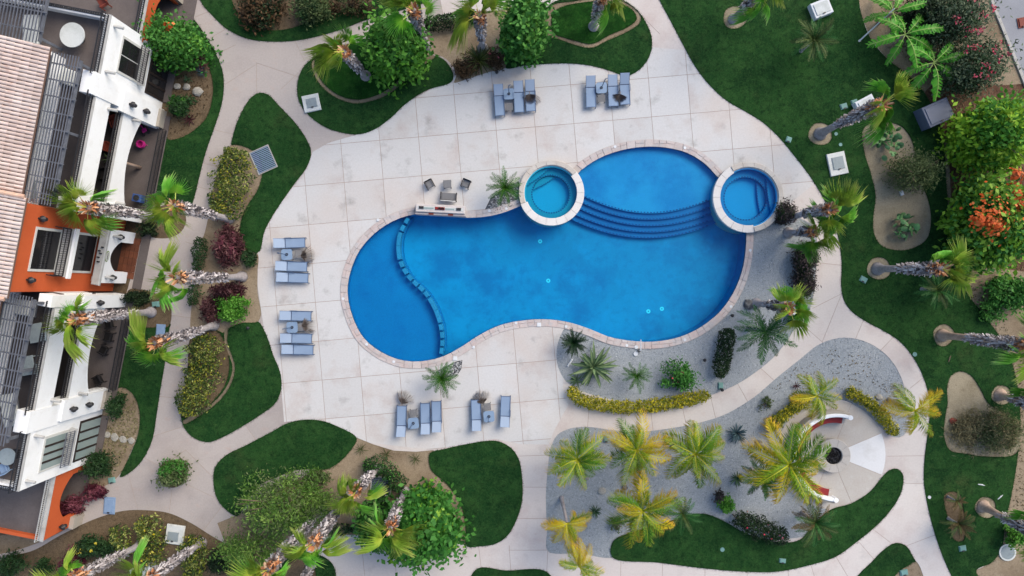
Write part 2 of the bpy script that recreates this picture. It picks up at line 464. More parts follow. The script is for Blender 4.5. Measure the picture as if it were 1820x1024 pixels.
SPA1 = (979.5, 344.0, 57.5); SPA2 = (1327.0, 352.0, 62.0)
POOL = spline([(737,381),(700,392),(665,415),(638,446),(622,484),(617,520),(625,560),(645,600),(675,625),(710,640),(745,643),
  (785,635),(820,617),(852,596),(890,578),(930,570),(970,568),(1010,573),(1050,586),(1085,600),(1120,606),(1155,608),(1190,604),
  (1225,593),(1260,572),(1288,545),(1309,510),(1321,475),(1326,440),(1326,405),(1318,370),(1298,340),(1275,314),(1252,290),(1220,271),
  (1182,262),(1140,261),(1100,268),(1065,281),(1032,303),(1010,330),(975,352),(930,364),(900,376),(870,384),(829,387),(785,384)], step=9)
def offset(poly, d):
    n = len(poly); out = []
    A = sum(poly[i][0]*poly[(i+1) % n][1]-poly[(i+1) % n][0]*poly[i][1] for i in range(n))
    sg = 1 if A > 0 else -1
    for i in range(n):
        a = np.array(poly[(i-2) % n]); b = np.array(poly[(i+2) % n])
        t = b-a; t /= np.linalg.norm(t)
        nn = np.array((t[1], -t[0]))*sg
        out.append(tuple(np.array(poly[i])+nn*d))
    return out
COPE = offset(POOL, 12.5)

REG = []       # (key, priority, polygon, kind, material, z)
def reg(key, prio, poly, kind, mat, z): REG.append((key, prio, poly, kind, mat, z))

reg('ground', 0, sharp([(-4200,-4200),(6000,-4200),(6000,5200),(-4200,5200)]), 'ground', 'ground', -.03)
reg('concrete', 10, sharp([(-150,-110),(1980,-110),(1980,1140),(-150,1140)]), 'concrete', 'path', 0)
DECKZ = sharp([(452,470),(470,410),(500,360),(545,300),(556,270),(584,254),(660,232),(720,184),(800,140),(880,112),(1000,106),(1110,134),(1160,84),(1225,90),
  (1290,176),(1345,205),(1410,270),(1450,325),(1330,420),(1330,640),(1010,600),(1000,690),(1010,720),(985,765),(975,790),(928,790),(880,780),(770,800),(640,785),(570,745),(505,750),(500,690),(470,590)])
reg('deck', 11, DECKZ, 'concrete', 'deck', 0)

lawn_no = [0]
def lawn(pts, prio=40, mat='lawn', smooth=True):
    lawn_no[0] += 1
    reg('lawn%d' % lawn_no[0], prio, spline(pts) if smooth else sharp(pts), 'lawn', mat, .025)
def bed(pts, prio=50, mat='soil', smooth=True, z=-.02, kind='soil'):
    lawn_no[0] += 1
    reg('%s%d' % (kind, lawn_no[0]), prio, spline(pts) if smooth else sharp(pts), kind, mat, z)

# --- the building's footprint and the beds along it
bed([(-150,-110),(330,-110),(305,20),(300,100),(297,245),(270,360),(225,520),(215,640),(188,700),(190,745),(215,810),(180,850),(120,890),(60,930),(0,960),(-150,1010)], 20, 'soil_dark', False)
# --- lawn strip beside the north wing and its planting bed
lawn([(282,0),(290,-90),(300,-60),(307,0),(322,14),(346,36),(368,68),(386,100),(396,128),(398,152),(394,186),(380,230),(366,270),(355,312),(345,352),(337,372),(322,371),(300,362),(262,352),(268,300),(285,235),(296,170),(288,90),(276,50)])
bed([(288,92),(318,62),(345,78),(366,106),(378,142),(378,172),(368,208),(345,232),(318,246),(297,247),(292,180)], 50, 'soil_dark')
bed([(272,372),(300,364),(326,376),(331,392),(322,412),(300,423),(270,422),(243,412),(246,385)], 51, 'soil_dark')
# --- lawn along the top path and the bed in it
lawn([(350,-100),(356,0),(378,28),(404,52),(440,69),(480,74),(520,73),(560,66),(605,53),(650,36),(700,22),(752,6),(790,-20),(800,-100)])
bed([(404,-90),(412,0),(420,18),(440,42),(478,54),(520,50),(556,36),(600,24),(650,10),(672,-10),(680,-90)], 50, 'soil_dark')
# --- oval lawn left of the top bed, with its soil ring and inner lawn
lawn([(556,104),(538,122),(529,148),(531,178),(548,204),(578,226),(608,236),(636,239),(664,231),(692,212),(722,184),(760,160),(802,146),(806,134),(798,116),(786,104),(772,100),(752,106),(720,96),(660,84),(604,86)])
bed([(555,108),(560,136),(576,158),(600,175),(630,184),(660,180),(690,168),(716,148),(738,128),(762,110),(775,100),(760,98),(742,114),(720,120),(660,100),(600,96)], 55, 'edge', kind='edge')
lawn([(560,106),(566,134),(582,155),(604,170),(630,177),(656,174),(684,162),(708,143),(732,121),(746,112),(738,100),(700,88),(650,76),(600,84)], 56, 'lawn_bright')
bed([(648,78),(690,64),(740,45),(800,34),(850,24),(905,16),(968,10),(976,14),(972,42),(966,62),(930,66),(898,64),(896,92),(899,120),(870,128),(838,138),(806,147),(812,132),(800,112),(786,101),(770,97),(756,104),(735,108),(690,92)], 45, 'soil')
# --- lawn at the right of the top bed with its oval
lawn([(899,121),(896,92),(898,64),(930,64),(966,60),(978,8),(1040,-6),(1080,-8),(1110,2),(1132,18),(1148,40),(1158,66),(1157,92),(1146,114),(1128,130),(1112,135),(1084,126),(1050,117),(1010,113),(970,114),(930,117)], 41)
bed([(966,62),(972,42),(974,20),(984,8),(1020,2),(1060,-4),(1096,-2),(1122,10),(1140,30),(1136,42),(1112,58),(1080,72),(1052,85),(1022,80),(994,70)], 55, 'soil', kind='edge')
lawn([(984,60),(980,40),(984,22),(1000,12),(1040,4),(1080,2),(1108,8),(1126,20),(1132,34),(1116,48),(1084,62),(1052,78),(1024,73),(1000,66)], 56, 'lawn_bright')
# --- triangular lawn, its bed and the middle-left beds
lawn([(462,165),(476,168),(498,190),(526,220),(546,250),(553,270),(546,296),(524,326),(500,360),(482,388),(470,412),(462,446),(454,452),(430,440),(424,410),(430,370),(440,330),(440,290),(412,262),(414,242),(424,212),(436,188),(448,172)])
bed([(410,258),(438,262),(462,280),(466,310),(458,338),(440,366),(428,396),(428,424),(440,444),(458,452),(458,480),(458,520),(464,560),(458,572),(430,574),(406,584),(396,592),(380,584),(342,592),(340,545),(346,500),(352,450),(366,405),(376,350),(386,305),(398,272)], 45, 'soil')
# --- lower-left lawn with hedge bed
lawn([(392,584),(430,574),(458,571),(472,592),(486,632),(498,662),(500,690),(490,716),(462,738),(424,762),(392,779),(370,786),(346,779),(330,764),(322,742),(328,700),(340,640),(345,592),(370,580)])
bed([(344,588),(384,586),(396,600),(408,640),(402,680),(380,712),(350,736),(325,742),(323,720),(332,668)], 50, 'soil_dark')
bed([(406,582),(404,606),(412,630),(418,652),(412,680),(396,706),(366,732),(326,754),(324,749),(362,728),(391,703),(407,678),(413,652),(407,632),(399,608),(400,584)], 52, 'edge', kind='edge')
# --- building south side lawn strip
lawn([(232,572),(302,572),(300,590),(294,640),(284,700),(278,740),(270,784),(250,822),(228,842),(214,848),(230,812),(246,770),(248,730),(238,704),(222,690),(210,690),(212,660)])
bed([(208,690),(224,690),(240,706),(248,732),(246,768),(234,800),(214,842),(190,862),(140,880),(100,890),(60,900),(130,800),(170,740)], 48, 'soil')
bed([(228,516),(260,516),(300,536),(305,555),(300,580),(282,582),(230,576)], 48, 'soil_dark')
# --- tree ring in the left junction
bed(circle(306, 842, 25), 50, 'soil_dark', False)
# --- big planting bed bottom left
bed([(-100,1080),(0,996),(60,978),(110,950),(170,922),(220,908),(262,907),(300,912),(340,930),(372,950),(402,968),(430,990),(440,1024),(440,1130),(-100,1130)], 45, 'soil_dark')
bed([(-150,965),(0,952),(60,935),(100,915),(130,905),(150,915),(100,950),(40,975),(0,985),(-150,1010)], 44, 'soil')
# --- lawns under the deck (bottom left and middle)
bed([(386,930),(420,916),(560,835),(600,800),(634,778),(664,790),(700,801),(740,803),(770,800),(800,840),(830,900),(832,970),(790,962),(720,955),(660,952),(600,950),(560,960),(520,975),(500,1000),(495,1130),(430,1130),(432,990),(400,966)], 30, 'soil', False)
lawn([(380,860),(382,832),(398,812),(440,790),(480,769),(512,752),(542,746),(572,748),(600,758),(634,779),(622,802),(600,824),(580,834),(552,834),(524,836),(492,848),(462,862),(440,890),(422,917),(402,906),(386,886)])
lawn([(764,806),(790,798),(826,790),(862,784),(884,784),(908,796),(922,816),(928,850),(928,890),(918,924),(902,952),(882,966),(852,971),(830,971),(828,940),(824,912),(812,884),(792,858),(766,834)])
lawn([(845,1013),(900,1014),(975,1019),(990,1130),(830,1130)], 40)
lawn([(505,986),(540,983),(572,988),(592,1004),(598,1030),(598,1130),(495,1130),(498,1005)], 40)
bed([(508,1010),(530,992),(556,1000),(562,1024),(562,1130),(505,1130)], 50, 'soil_dark')
# --- gravel beds
bed([(1010,578),(1050,590),(1120,612),(1200,606),(1270,570),(1320,510),(1332,440),(1330,405),(1382,376),(1412,384),(1446,404),(1452,450),(1448,500),(1440,548),(1412,586),(1380,630),(1340,664),(1300,688),(1250,706),(1190,715),(1120,714),(1060,704),(1012,684),(994,658),(989,632),(994,602)], 30, 'gravel', kind='gravel')
bed([(970,880),(974,830),(978,798),(990,774),(1012,762),(1046,759),(1084,764),(1130,768),(1180,763),(1240,752),(1290,736),(1340,706),(1380,672),(1420,640),(1456,612),(1490,601),(1520,602),(1552,614),(1582,638),(1602,672),(1612,712),(1616,752),(1606,774),(1590,778),(1570,764),(1546,742),(1500,712),(1440,720),(1390,780),(1400,860),(1452,898),(1470,905),(1440,950),(1300,950),(1200,930),(1100,962),(1090,990),(1030,984),(974,980),(972,940)], 30, 'gravel', kind='gravel')
reg('patio', 35, circle(1477, 808, 97, 56), 'patio', 'patio', 0)
lawn([(1088,990),(1090,962),(1130,944),(1180,930),(1226,915),(1256,914),(1290,928),(1322,946),(1370,962),(1420,960),(1448,930),(1476,906),(1512,895),(1546,874),(1566,850),(1580,836),(1594,833),(1604,842),(1604,866),(1592,894),(1562,930),(1524,962),(1484,990),(1432,1006),(1380,1016),(1320,1016),(1250,1010),(1170,1000)], 42)
lawn([(1505,1060),(1524,1024),(1548,1000),(1572,976),(1592,965),(1610,970),(1622,988),(1640,1024),(1660,1100),(1600,1130),(1500,1130)])
bed([(1590,1024),(1616,1004),(1628,998),(1642,1026),(1660,1110),(1570,1110)], 50, 'soil')
# --- big lawn at the right
RL = [(1130,-100),(1172,0),(1190,34),(1212,76),(1234,116),(1258,148),(1290,178),(1324,198),(1356,218),(1386,246),(1414,280),(1440,314),(1462,350),(1480,388),(1491,428),(1496,470),(1495,508),(1500,534),(1514,554),(1540,572),(1570,588),(1598,606),(1622,634),(1640,668),(1651,706),(1652,740),(1648,776),(1643,816),(1642,856),(1648,896),(1660,944),(1676,990),(1692,1026),(1730,1100),
      (1760,1060),(1735,1014),(1762,1000),(1780,974),(1786,930),(1796,886),(1806,830),(1813,762),(1810,700),(1798,644),(1780,604),(1750,562),(1718,520),(1694,474),(1688,420),(1684,360),(1680,300),(1676,244),(1664,204),(1640,162),(1612,132),(1578,106),(1548,70),(1532,30),(1526,-4),(1524,-100)]
lawn(RL, 40)
bed([(1524,-110),(1526,-4),(1532,30),(1548,70),(1578,106),(1612,132),(1640,162),(1664,204),(1676,244),(1680,300),(1684,360),(1688,420),(1694,474),(1718,520),(1750,562),(1780,604),(1798,644),(1810,700),(1813,762),(1806,830),(1796,886),(1786,930),(1780,974),(1762,1000),(1735,1014),(1690,1026),(1700,1140),(1980,1140),(1980,-110)], 30, 'soil', False)
bed([(1640,172),(1668,206),(1682,244),(1688,300),(1692,360),(1702,410),(1718,440),(1752,470),(1800,480),(1980,480),(1980,160),(1760,150),(1700,130)], 34, 'mulch')
bed([(1533,232),(1545,220),(1580,217),(1604,226),(1620,248),(1628,280),(1636,320),(1650,356),(1655,390),(1648,424),(1626,440),(1596,445),(1566,436),(1553,414),(1552,384),(1556,350),(1548,310),(1536,270)], 50, 'soil_grey')
for (x, y, r) in ((1306,31,21),(1458,238,21),(1562,477,21),(1677,596,19),(1780,702,18),(1752,902,19)):
    bed(circle(x, y, r, 28, .06), 51, 'soil_grey', False)
bed([(1683,690),(1690,668),(1706,660),(1724,666),(1742,690),(1756,716),(1790,740),(1812,770),(1806,806),(1760,812),(1712,806),(1688,800),(1678,776),(1680,740),(1684,716)], 50, 'soil_grey')
bed([(1678,880),(1692,873),(1706,878),(1712,900),(1716,940),(1712,962),(1696,960),(1688,930),(1680,905)], 50, 'soil_dark')
# --- small river-stone pockets at the coping
bed([(862,372),(872,352),(890,338),(906,330),(922,322),(926,346),(926,366),(900,378),(868,384)], 85, 'rock_grey', False, -.01, 'stones')
bed([(776,660),(790,652),(812,642),(822,640),(820,656),(812,668),(798,678),(784,676)], 85, 'rock_grey', False, -.01, 'stones')
# --- street corner at the top right
bed([(1758,-110),(1762,0),(1778,40),(1796,90),(1820,150),(1850,230),(1980,300),(1980,-110)], 60, 'road', False, -.06, 'road')
# --- terrace floors beside the building are laid with it
reg('cope', 90, COPE, 'cope', 'mortar', .005)
reg('pool', 95, POOL, 'pool', None, 0)
reg('spa1', 100, circle(SPA1[0], SPA1[1], SPA1[2], 56), 'spa', None, 0)
reg('spa2', 100, circle(SPA2[0], SPA2[1], SPA2[2], 56), 'spa', None, 0)

JO = []        # joints: thin quads
def joint(x0, y0, x1, y1, w=.9, zone=None):
    d = np.array((x1-x0, y1-y0), float); L = np.linalg.norm(d); d /= L
    n = np.array((-d[1], d[0]))*w/2
    a = np.array((x0, y0))-d*1.0; b = np.array((x1, y1))+d*1.0
    JO.append((zone, [tuple(a+n), tuple(a-n), tuple(b-n), tuple(b+n)]))
GU = np.array((69.05, -5.94)); GV = np.array((5.94, 69.05)); GO = np.array((807.0, 168.5))
for i in range(-8, 13):
    a = GO+GU*i-GV*4; b = GO+GU*i+GV*14
    joint(*a, *b, zone='deck')
for j in range(-4, 14):
    a = GO+GV*j-GU*8; b = GO+GV*j+GU*12
    joint(*a, *b, zone='deck')
for q in [(1047,725,1044,764),(1103,725,1106,770),(1156,724,1161,768),(1211,716,1220,756),(1262,700,1272,744),(1310,680,1330,716),(1347,650,1382,682),
  (1418,570,1466,612),(1497,520,1462,606),(1536,566,1518,608),(1590,597,1556,632),(1422,291,1378,315),(1436,465,1500,472),(1450,400,1488,392),(1445,548,1500,520),
  (1578,811,1650,810),(1598,859,1648,860),(1556,944,1582,964),(1612,970,1664,950),(1528,965,1560,1002),(1486,990,1510,1030),(1441,1003,1452,1040),(1400,1010,1406,1060),
  (1104,985,1102,1060),(1178,992,1176,1060),(1253,1000,1253,1060),(1328,1010,1328,1060),(974,972,971,1030),(915,811,980,809),(915,866,976,866),(915,922,976,922),(905,978,978,978),
  (372,229,412,238),(350,288,392,298),(388,95,418,80),(456,112,534,138),(456,114,456,168),(456,114,400,150),(522,68,541,108),(588,251,550,280),(530,130,500,158),(310,418,304,500),
  (288,645,342,650),(278,704,330,710),(264,778,330,757),(432,750,460,790),(526,735,526,750),(250,810,286,830),(330,800,380,850),(286,830,330,800),(286,830,306,842),(230,850,246,912),(330,860,380,884),(306,868,300,915),(396,898,360,945),
  (170,880,200,918),(80,930,110,955),(1172,60,1142,30),(1232,108,1158,98),(600,45,628,84),(690,15,712,56),(780,-10,790,38),(900,-20,905,22),(640,944,650,1040),(700,946,706,1060),(760,960,830,990),(850,965,856,1016),(905,970,908,1018),(348,30,372,20),(370,70,404,50),(345,330,380,340),(336,380,372,390),(330,430,360,440),(310,500,348,508),(303,560,345,566),(1650,664,1618,690),(1656,740,1612,742)]:
    joint(*q, w=.8)
for a in range(0, 360, 45):
    if a in (180, 225): continue
    ca, sa = math.cos(R(a+22)), math.sin(R(a+22))
    joint(1477+ca*1.2, 808+sa*1.2, 1477+ca*97, 808+sa*97, w=.7, zone='patio')

# ------------------------------------------------------------------ planar overlay: every bit of ground belongs to exactly one surface
V2 = []; FC = []; FID = []
def ccw(poly):
    w = [W2(x, y) for x, y in poly]; n = len(w)
    A = sum(w[i][0]*w[(i+1) % n][1]-w[(i+1) % n][0]*w[i][1] for i in range(n))
    return list(poly) if A > 0 else list(poly)[::-1]
def put(poly, fid):
    b = len(V2); poly = ccw(poly)
    V2.extend(Vector(W2(x, y)) for x, y in poly)
    FC.append(list(range(b, b+len(poly)))); FID.append(fid)
for i, r in enumerate(REG): put(r[2], ('r', i))
for z, q in JO: put(q, ('j', z))
vc, ec, fc, _, _, of = delaunay_2d_cdt(V2, [], FC, 0, 1e-5, True)
tri_key = []
for k, f in enumerate(fc):
    best = None; js = []
    for i in of[k]:
        a, b = FID[i]
        if a == 'r':
            if best is None or REG[b][1] > REG[best][1]: best = b
        else: js.append(b)
    if best is None: tri_key.append(None); continue
    key = REG[best][0]
    if (key == 'deck' and 'deck' in js) or (key == 'concrete' and None in js) or (key == 'patio' and 'patio' in js):
        key = key+'_joint'
    tri_key.append(key)
# connected pieces
par = list(range(len(fc)))
def find(a):
    while par[a] != a:
        par[a] = par[par[a]]; a = par[a]
    return a
edge_f = {}
for k, f in enumerate(fc):
    if tri_key[k] is None: continue
    for i in range(len(f)):
        e = tuple(sorted((f[i], f[(i+1) % len(f)])))
        if e in edge_f:
            o = edge_f[e]
            if tri_key[o] == tri_key[k]: par[find(o)] = find(k)
        else: edge_f[e] = k
pieces = {}
for k in range(len(fc)):
    if tri_key[k] is not None: pieces.setdefault((tri_key[k], find(k)), []).append(k)

def sheet(name, tris, z, mat, parent=None, skirt=.1, bevel=0.0, jit=0.0):
    """flat piece with a rim that drops by skirt"""
    idx = {}; vs = []; fs = []; cnt = {}
    for k in tris:
        f = fc[k]
        ids = []
        for v in f:
            if v not in idx: idx[v] = len(vs); vs.append((vc[v][0], vc[v][1], z))
            ids.append(idx[v])
        a, b, c = (vs[i] for i in ids[:3])
        if (b[0]-a[0])*(c[1]-a[1])-(b[1]-a[1])*(c[0]-a[0]) < 0: ids.reverse()
        fs.append(tuple(ids))
        for i in range(len(ids)):
            e = (ids[i], ids[(i+1) % len(ids)])
            cnt[e] = cnt.get(e, 0)+1
    if skirt:
        low = {}
        def lo(i):
            if i not in low: low[i] = len(vs); vs.append((vs[i][0], vs[i][1], z-skirt))
            return low[i]
        for (a, b) in list(cnt):
            if (b, a) not in cnt: fs.append((b, a, lo(a), lo(b)))
    return mesh_obj(name, vs, fs, mat, parent)

INFO = {r[0]: r for r in REG}
by_key = {}
for (key, root), tris in pieces.items(): by_key.setdefault(key, []).append(tris)
def area(tris):
    s = 0
    for k in tris:
        a, b, c = (vc[i] for i in fc[k][:3])
        s += abs((b[0]-a[0])*(c[1]-a[1])-(b[1]-a[1])*(c[0]-a[0]))/2
    return s
SURF_NAME = {'lawn': 'lawn', 'soil': 'planting_soil', 'gravel': 'gravel_bed', 'edge': 'soil_edge', 'stones': 'stone_pocket', 'road': 'street', 'ground': 'ground'}
SCATTER = []
for key, plist in by_key.items():
    if key.endswith('_joint'):
        tris = [t for p in plist for t in p]
        nm = {'deck_joint': 'pool_deck', 'concrete_joint': 'footpath', 'patio_joint': 'fire_patio'}[key]
        o = sheet(nm, tris, -.008, MT['joint'], None, 0)
        tag(o, kind='structure')
        base = key[:-6]
        for p in by_key[base]:
            if area(p) < .004: continue
            m = MT[INFO[base][4]]
            if base == 'patio':
                c = np.mean([[vc[i][0], vc[i][1]] for k in p for i in fc[k]], axis=0)
                ang = math.degrees(math.atan2(c[1]-W2(1477,808)[1], c[0]-W2(1477,808)[0]))
                if -26 < ang < 26: m = MT['patio_white']
            if base == 'concrete':
                c = np.mean([[vc[i][0], vc[i][1]] for k in p for i in fc[k]], axis=0)
                if c[0]*S+CX > 860 or c[1] < -6 and c[0]*S+CX > 500: m = MT['path_pale']
            sheet('slab', p, 0, m, o, .05)
        continue
    if key in ('concrete', 'deck', 'patio', 'pool', 'spa1', 'spa2'): continue
    kind = INFO[key][3]
    tris = [t for p in plist for t in p]
    if kind == 'cope':
        COPE_OBJ = sheet('pool_coping', tris, .005, MT['mortar'], None, .25)
        tag(COPE_OBJ, kind='structure')
        continue
    o = sheet(SURF_NAME[kind], tris, INFO[key][5], MT[INFO[key][4]], None, .12)
    tag(o, kind='structure')
    if kind in ('lawn', 'gravel'): SCATTER.append((kind, key, tris, o))

# ------------------------------------------------------------------ the pool
def pool_overlay():
    V = []; FA = []; ID = []
    def add(poly, i):
        poly = ccw(poly); b = len(V); V.extend(Vector(W2(x, y)) for x, y in poly)
        FA.append(list(range(b, b+len(poly)))); ID.append(i)
    add(POOL, 'main')
    for sx, sy, sr in (SPA1, SPA2): add(circle(sx, sy, sr-2.0, 56), 'spa')
    div = spline([(724.2,387.8),(716.6,401),(710.7,413.3),(707.2,427.4),(706.6,442),(708,456),(712.2,469.9),(719,482.5),(727,494),(737.4,504.2),(747.6,513.2),(757,523.2),(764.6,535),(771.7,547.5),(776.6,560),(781,573.3),(783.7,586.5),(785.4,600.8),(785,615.5),(783.4,628)], False, 4)
    left = [(732,372)]+div+[(780,650),(700,660),(590,600),(590,440),(650,370)]
    add(left, 'left')
    div_o = [(x+5.5, y-1.5) for x, y in div]
    add(div+div_o[::-1], 'wall')
    steps = [(378,346,352,'ledge'),(389,357,364,'s1'),(400,368,376,'s2'),(411,380,388,'s3'),(421,390,396,'s4')]
    arcs = []
    for i, (ym, yl, yr, nm) in enumerate(steps):
        xl, xr = 1036-3*i, 1268+2*i
        pts = []
        for k in range(41):
            t = k/40
            x = xl+(xr-xl)*t
            y = (1-t)*(1-t)*yl+2*t*(1-t)*(2*ym-(yl+yr)/2)+t*t*yr
            pts.append((x, y))
        arcs.append(pts)
        add(pts+[(1400,340-i),(1330,230-i),(1000,230-i),(940,330-i)], nm)
    v, e, f, _, _, ofc = delaunay_2d_cdt(V, [], FA, 0, 1e-5, True)
    return v, f, [[ID[i] for i in o] for o in ofc], div, arcs
pv, pf, pid, DIV, ARCS = pool_overlay()
Z = {'main': -1.55, 'left': -.75, 'wall': -.9, 'ledge': -.42, 's1': -.62, 's2': -.82, 's3': -1.02, 's4': -1.22}
WATER_Z = -.10
pool = tag(mesh_obj('pool_wall', [(0,0,-3)], [], MT['tile_deep']), kind='structure')
bpy.data.objects.remove(pool)
def pk(ids):
    if 'main' not in ids or 'spa' in ids: return None
    for n in ('ledge', 's1', 's2', 's3', 's4', 'wall', 'left'):
        if n in ids: return n
    return 'main'
keys = [pk(i) for i in pid]
matk = {'main': 'tile_deep', 'left': 'tile_left', 'wall': 'tile_left', 'ledge': 'tile_ledge', 's1': 'tile_step', 's2': 'tile_step', 's3': 'tile_step', 's4': 'tile_step'}
acc = {k: ([], [], {}) for k in Z}
ef = {}
for i, f in enumerate(pf):
    for a in range(3):
        ef.setdefault(tuple(sorted((f[a], f[(a+1) % 3]))), []).append(i)
def pvert(k, v, z):
    vs, fs, ix = acc[k]
    if (v, z) not in ix: ix[(v, z)] = len(vs); vs.append((pv[v][0], pv[v][1], z))
    return ix[(v, z)]
for i, f in enumerate(pf):
    k = keys[i]
    if k is None: continue
    a, b, c = (pv[j] for j in f)
    ff = list(f)
    if (b[0]-a[0])*(c[1]-a[1])-(b[1]-a[1])*(c[0]-a[0]) < 0: ff.reverse()
    acc[k][1].append(tuple(pvert(k, j, Z[k]) for j in ff))
    for q in range(3):
        u, w = ff[q], ff[(q+1) % 3]
        others = [o for o in ef[tuple(sorted((u, w)))] if o != i]
        ok = keys[others[0]] if others else None
        if ok is None:
            acc[k][1].append((pvert(k, u, Z[k]), pvert(k, u, .0), pvert(k, w, .0), pvert(k, w, Z[k])))
        elif ok != k and Z[ok] < Z[k]:
            acc[k][1].append((pvert(k, u, Z[ok]), pvert(k, w, Z[ok]), pvert(k, w, Z[k]), pvert(k, u, Z[k])))
PO = None
names = {'main': 'pool', 'left': 'shallow_floor', 'wall': 'divider_wall', 'ledge': 'tanning_ledge', 's1': 'pool_step', 's2': 'pool_step', 's3': 'pool_step', 's4': 'pool_step'}
for k in ('main', 'left', 'wall', 'ledge', 's1', 's2', 's3', 's4'):
    o = mesh_obj(names[k], acc[k][0], acc[k][1], MT[matk[k]], PO)
    if k == 'main': PO = tag(o, kind='structure')
# divider blocks, dark edge tiles on the steps
for i in range(20):
    m = len(DIV); a = DIV[min(int((i+.10)*m/20), m-1)]; b = DIV[min(int((i+.86)*m/20), m-1)]
    p, q = W(a[0], a[1]), W(b[0], b[1])
    c = (p+q)/2; d = q-p; L = max(d.length, .42)
    M = Matrix.Translation((c.x, c.y, 0)) @ Matrix.Rotation(math.atan2(d.y, d.x), 4, 'Z')
    MB().bbox(-L/2, L/2, -.14, .14, -.9, -.16, .03, M).build('divider_block', MT['tile_block'], PO)
for i, arc in enumerate(ARCS):
    mb = MB(); zt = Z[('ledge', 's1', 's2', 's3', 's4')[i]]
    pts = spline([(x, y-1.6) for x, y in arc[1:-1]], False, 2.6)
    for k in range(0, len(pts)-1, 2):
        p, q = W(*pts[k]), W(*pts[k+1])
        c = (p+q)/2; d = q-p
        if (c-W(SPA1[0], SPA1[1])).length < SPA1[2]/S or (c-W(SPA2[0], SPA2[1])).length < SPA2[2]/S: continue
        M = Matrix.Translation((c.x, c.y, 0)) @ Matrix.Rotation(math.atan2(d.y, d.x), 4, 'Z')
        mb.box(-d.length*.5, d.length*.5, -.035, .035, zt-.01, zt+.008, M)
    tag(mb.build('edge_tile', MT['tile_edge'], PO), kind='stuff')
# thin dark waterline band round the wall
def water_mat(name, tint, gloss):
    m, nt, p = new_mat(name)
    nt.nodes.remove(p)
    out = nt.nodes['Material Output']
    geo = N(nt, 'ShaderNodeNewGeometry')
    tr = N(nt, 'ShaderNodeBsdfTransparent'); tr.inputs[0].default_value = (*tint, 1)
    gl = N(nt, 'ShaderNodeBsdfGlossy'); gl.inputs['Roughness'].default_value = .08
    fr = N(nt, 'ShaderNodeFresnel'); fr.inputs['IOR'].default_value = 1.2
    bp = N(nt, 'ShaderNodeBump'); bp.inputs['Strength'].default_value = gloss; bp.inputs['Distance'].default_value = .05
    nt.links.new(noise(nt, geo.outputs['Position'], 2.5, 3, .5), bp.inputs['Height'])
    nt.links.new(bp.outputs[0], gl.inputs['Normal']); nt.links.new(bp.outputs[0], fr.inputs['Normal'])
    mx = N(nt, 'ShaderNodeMixShader')
    nt.links.new(fr.outputs[0], mx.inputs[0]); nt.links.new(tr.outputs[0], mx.inputs[1]); nt.links.new(gl.outputs[0], mx.inputs[2])
    nt.links.new(mx.outputs[0], out.inputs['Surface'])
    return m
MT['water'] = water_mat('pool_water', (.6, .96, 1.0), .25)
vs = []; fs = []; ix = {}
for i, f in enumerate(pf):
    if keys[i] is None: continue
    c = [(sum(pv[j][q] for j in f)/3) for q in (0, 1)]
    ids = []
    for j in f:
        if j not in ix: ix[j] = len(vs); vs.append((pv[j][0], pv[j][1], WATER_Z))
        ids.append(ix[j])
    fs.append(tuple(ids))
tag(mesh_obj('water', vs, fs, MT['water']), kind='structure')
# floor drains
for x, y in ((960,429),(974.5,499),(1152.6,553.5),(1176.6,549)):
    k = (H+1.5)/H
    c = ((x-CX)/S*k, (CY-y)/S*k)
    MB().ring(c, .05, .15, -1.56, -1.535, n=14).build('floor_drain', MT['drain_ring'], PO)

# coping flagstones: two uneven rows of stones following the pool's edge
def along(poly):
    P = [np.array(W2(*p)) for p in poly]
    n = len(P); L = [0]
    for i in range(n): L.append(L[-1]+np.linalg.norm(P[(i+1) % n]-P[i]))
    return P, L
Pi, Li = along(POOL)
Po = [np.array(W2(*p)) for p in COPE]
def ringpt(s, w):
    s %= Li[-1]
    i = int(np.searchsorted(Li, s, side='right')-1); i = min(i, len(Pi)-1)
    t = (s-Li[i])/max(Li[i+1]-Li[i], 1e-6); j = (i+1) % len(Pi)
    a = Pi[i]*(1-t)+Pi[j]*t; b = Po[i]*(1-t)+Po[j]*t
    return a+(b-a)*w
def in_spa(p, pad=0):
    for sx, sy, sr in (SPA1, SPA2):
        if np.linalg.norm(p-np.array(W2(sx, sy))) < sr/S+pad: return True
    return False
def in_wall(p):
    x = p[0]*S+CX; y = CY-p[1]*S
    return 738 < x < 828 and y < 392
s = 0.0; q = random.Random(3); stones = 0
while s < Li[-1]-.2:
    ln = q.uniform(.38, .66)
    if s+ln > Li[-1]-.2: ln = Li[-1]-s
    wmid = q.uniform(.38, .62)
    rows = [(-.05, wmid), (wmid, .99)] if q.random() < .62 else [(-.05, .99)]
    for (w0, w1) in rows:
        g = .012; gw = .02; j = [q.uniform(-.05, .05) for _ in range(4)]
        c4 = [ringpt(s+g+j[0]*.4, w0+gw), ringpt(s+ln-g+j[1]*.4, w0+gw), ringpt(s+ln-g+j[2], w1-gw), ringpt(s+g+j[3], w1-gw)]
        cm = sum(c4)/4
        if any(in_spa(p, -.05) for p in c4) or in_wall(cm): continue
        zt = .03+q.uniform(0, .012)
        b = .015
        ins = [p+(cm-p)/np.linalg.norm(cm-p)*b for p in c4]
        vs = [(*p, -.03) for p in c4]+[(*p, zt-.008) for p in c4]+[(*p, zt) for p in ins]
        fs = [(8,9,10,11)]
        for k in range(4):
            l = (k+1) % 4
            fs += [(k,l,4+l,4+k),(4+k,4+l,8+l,8+k)]
        mesh_obj('flagstone', vs, fs, MT['coping'], COPE_OBJ); stones += 1
    s += ln
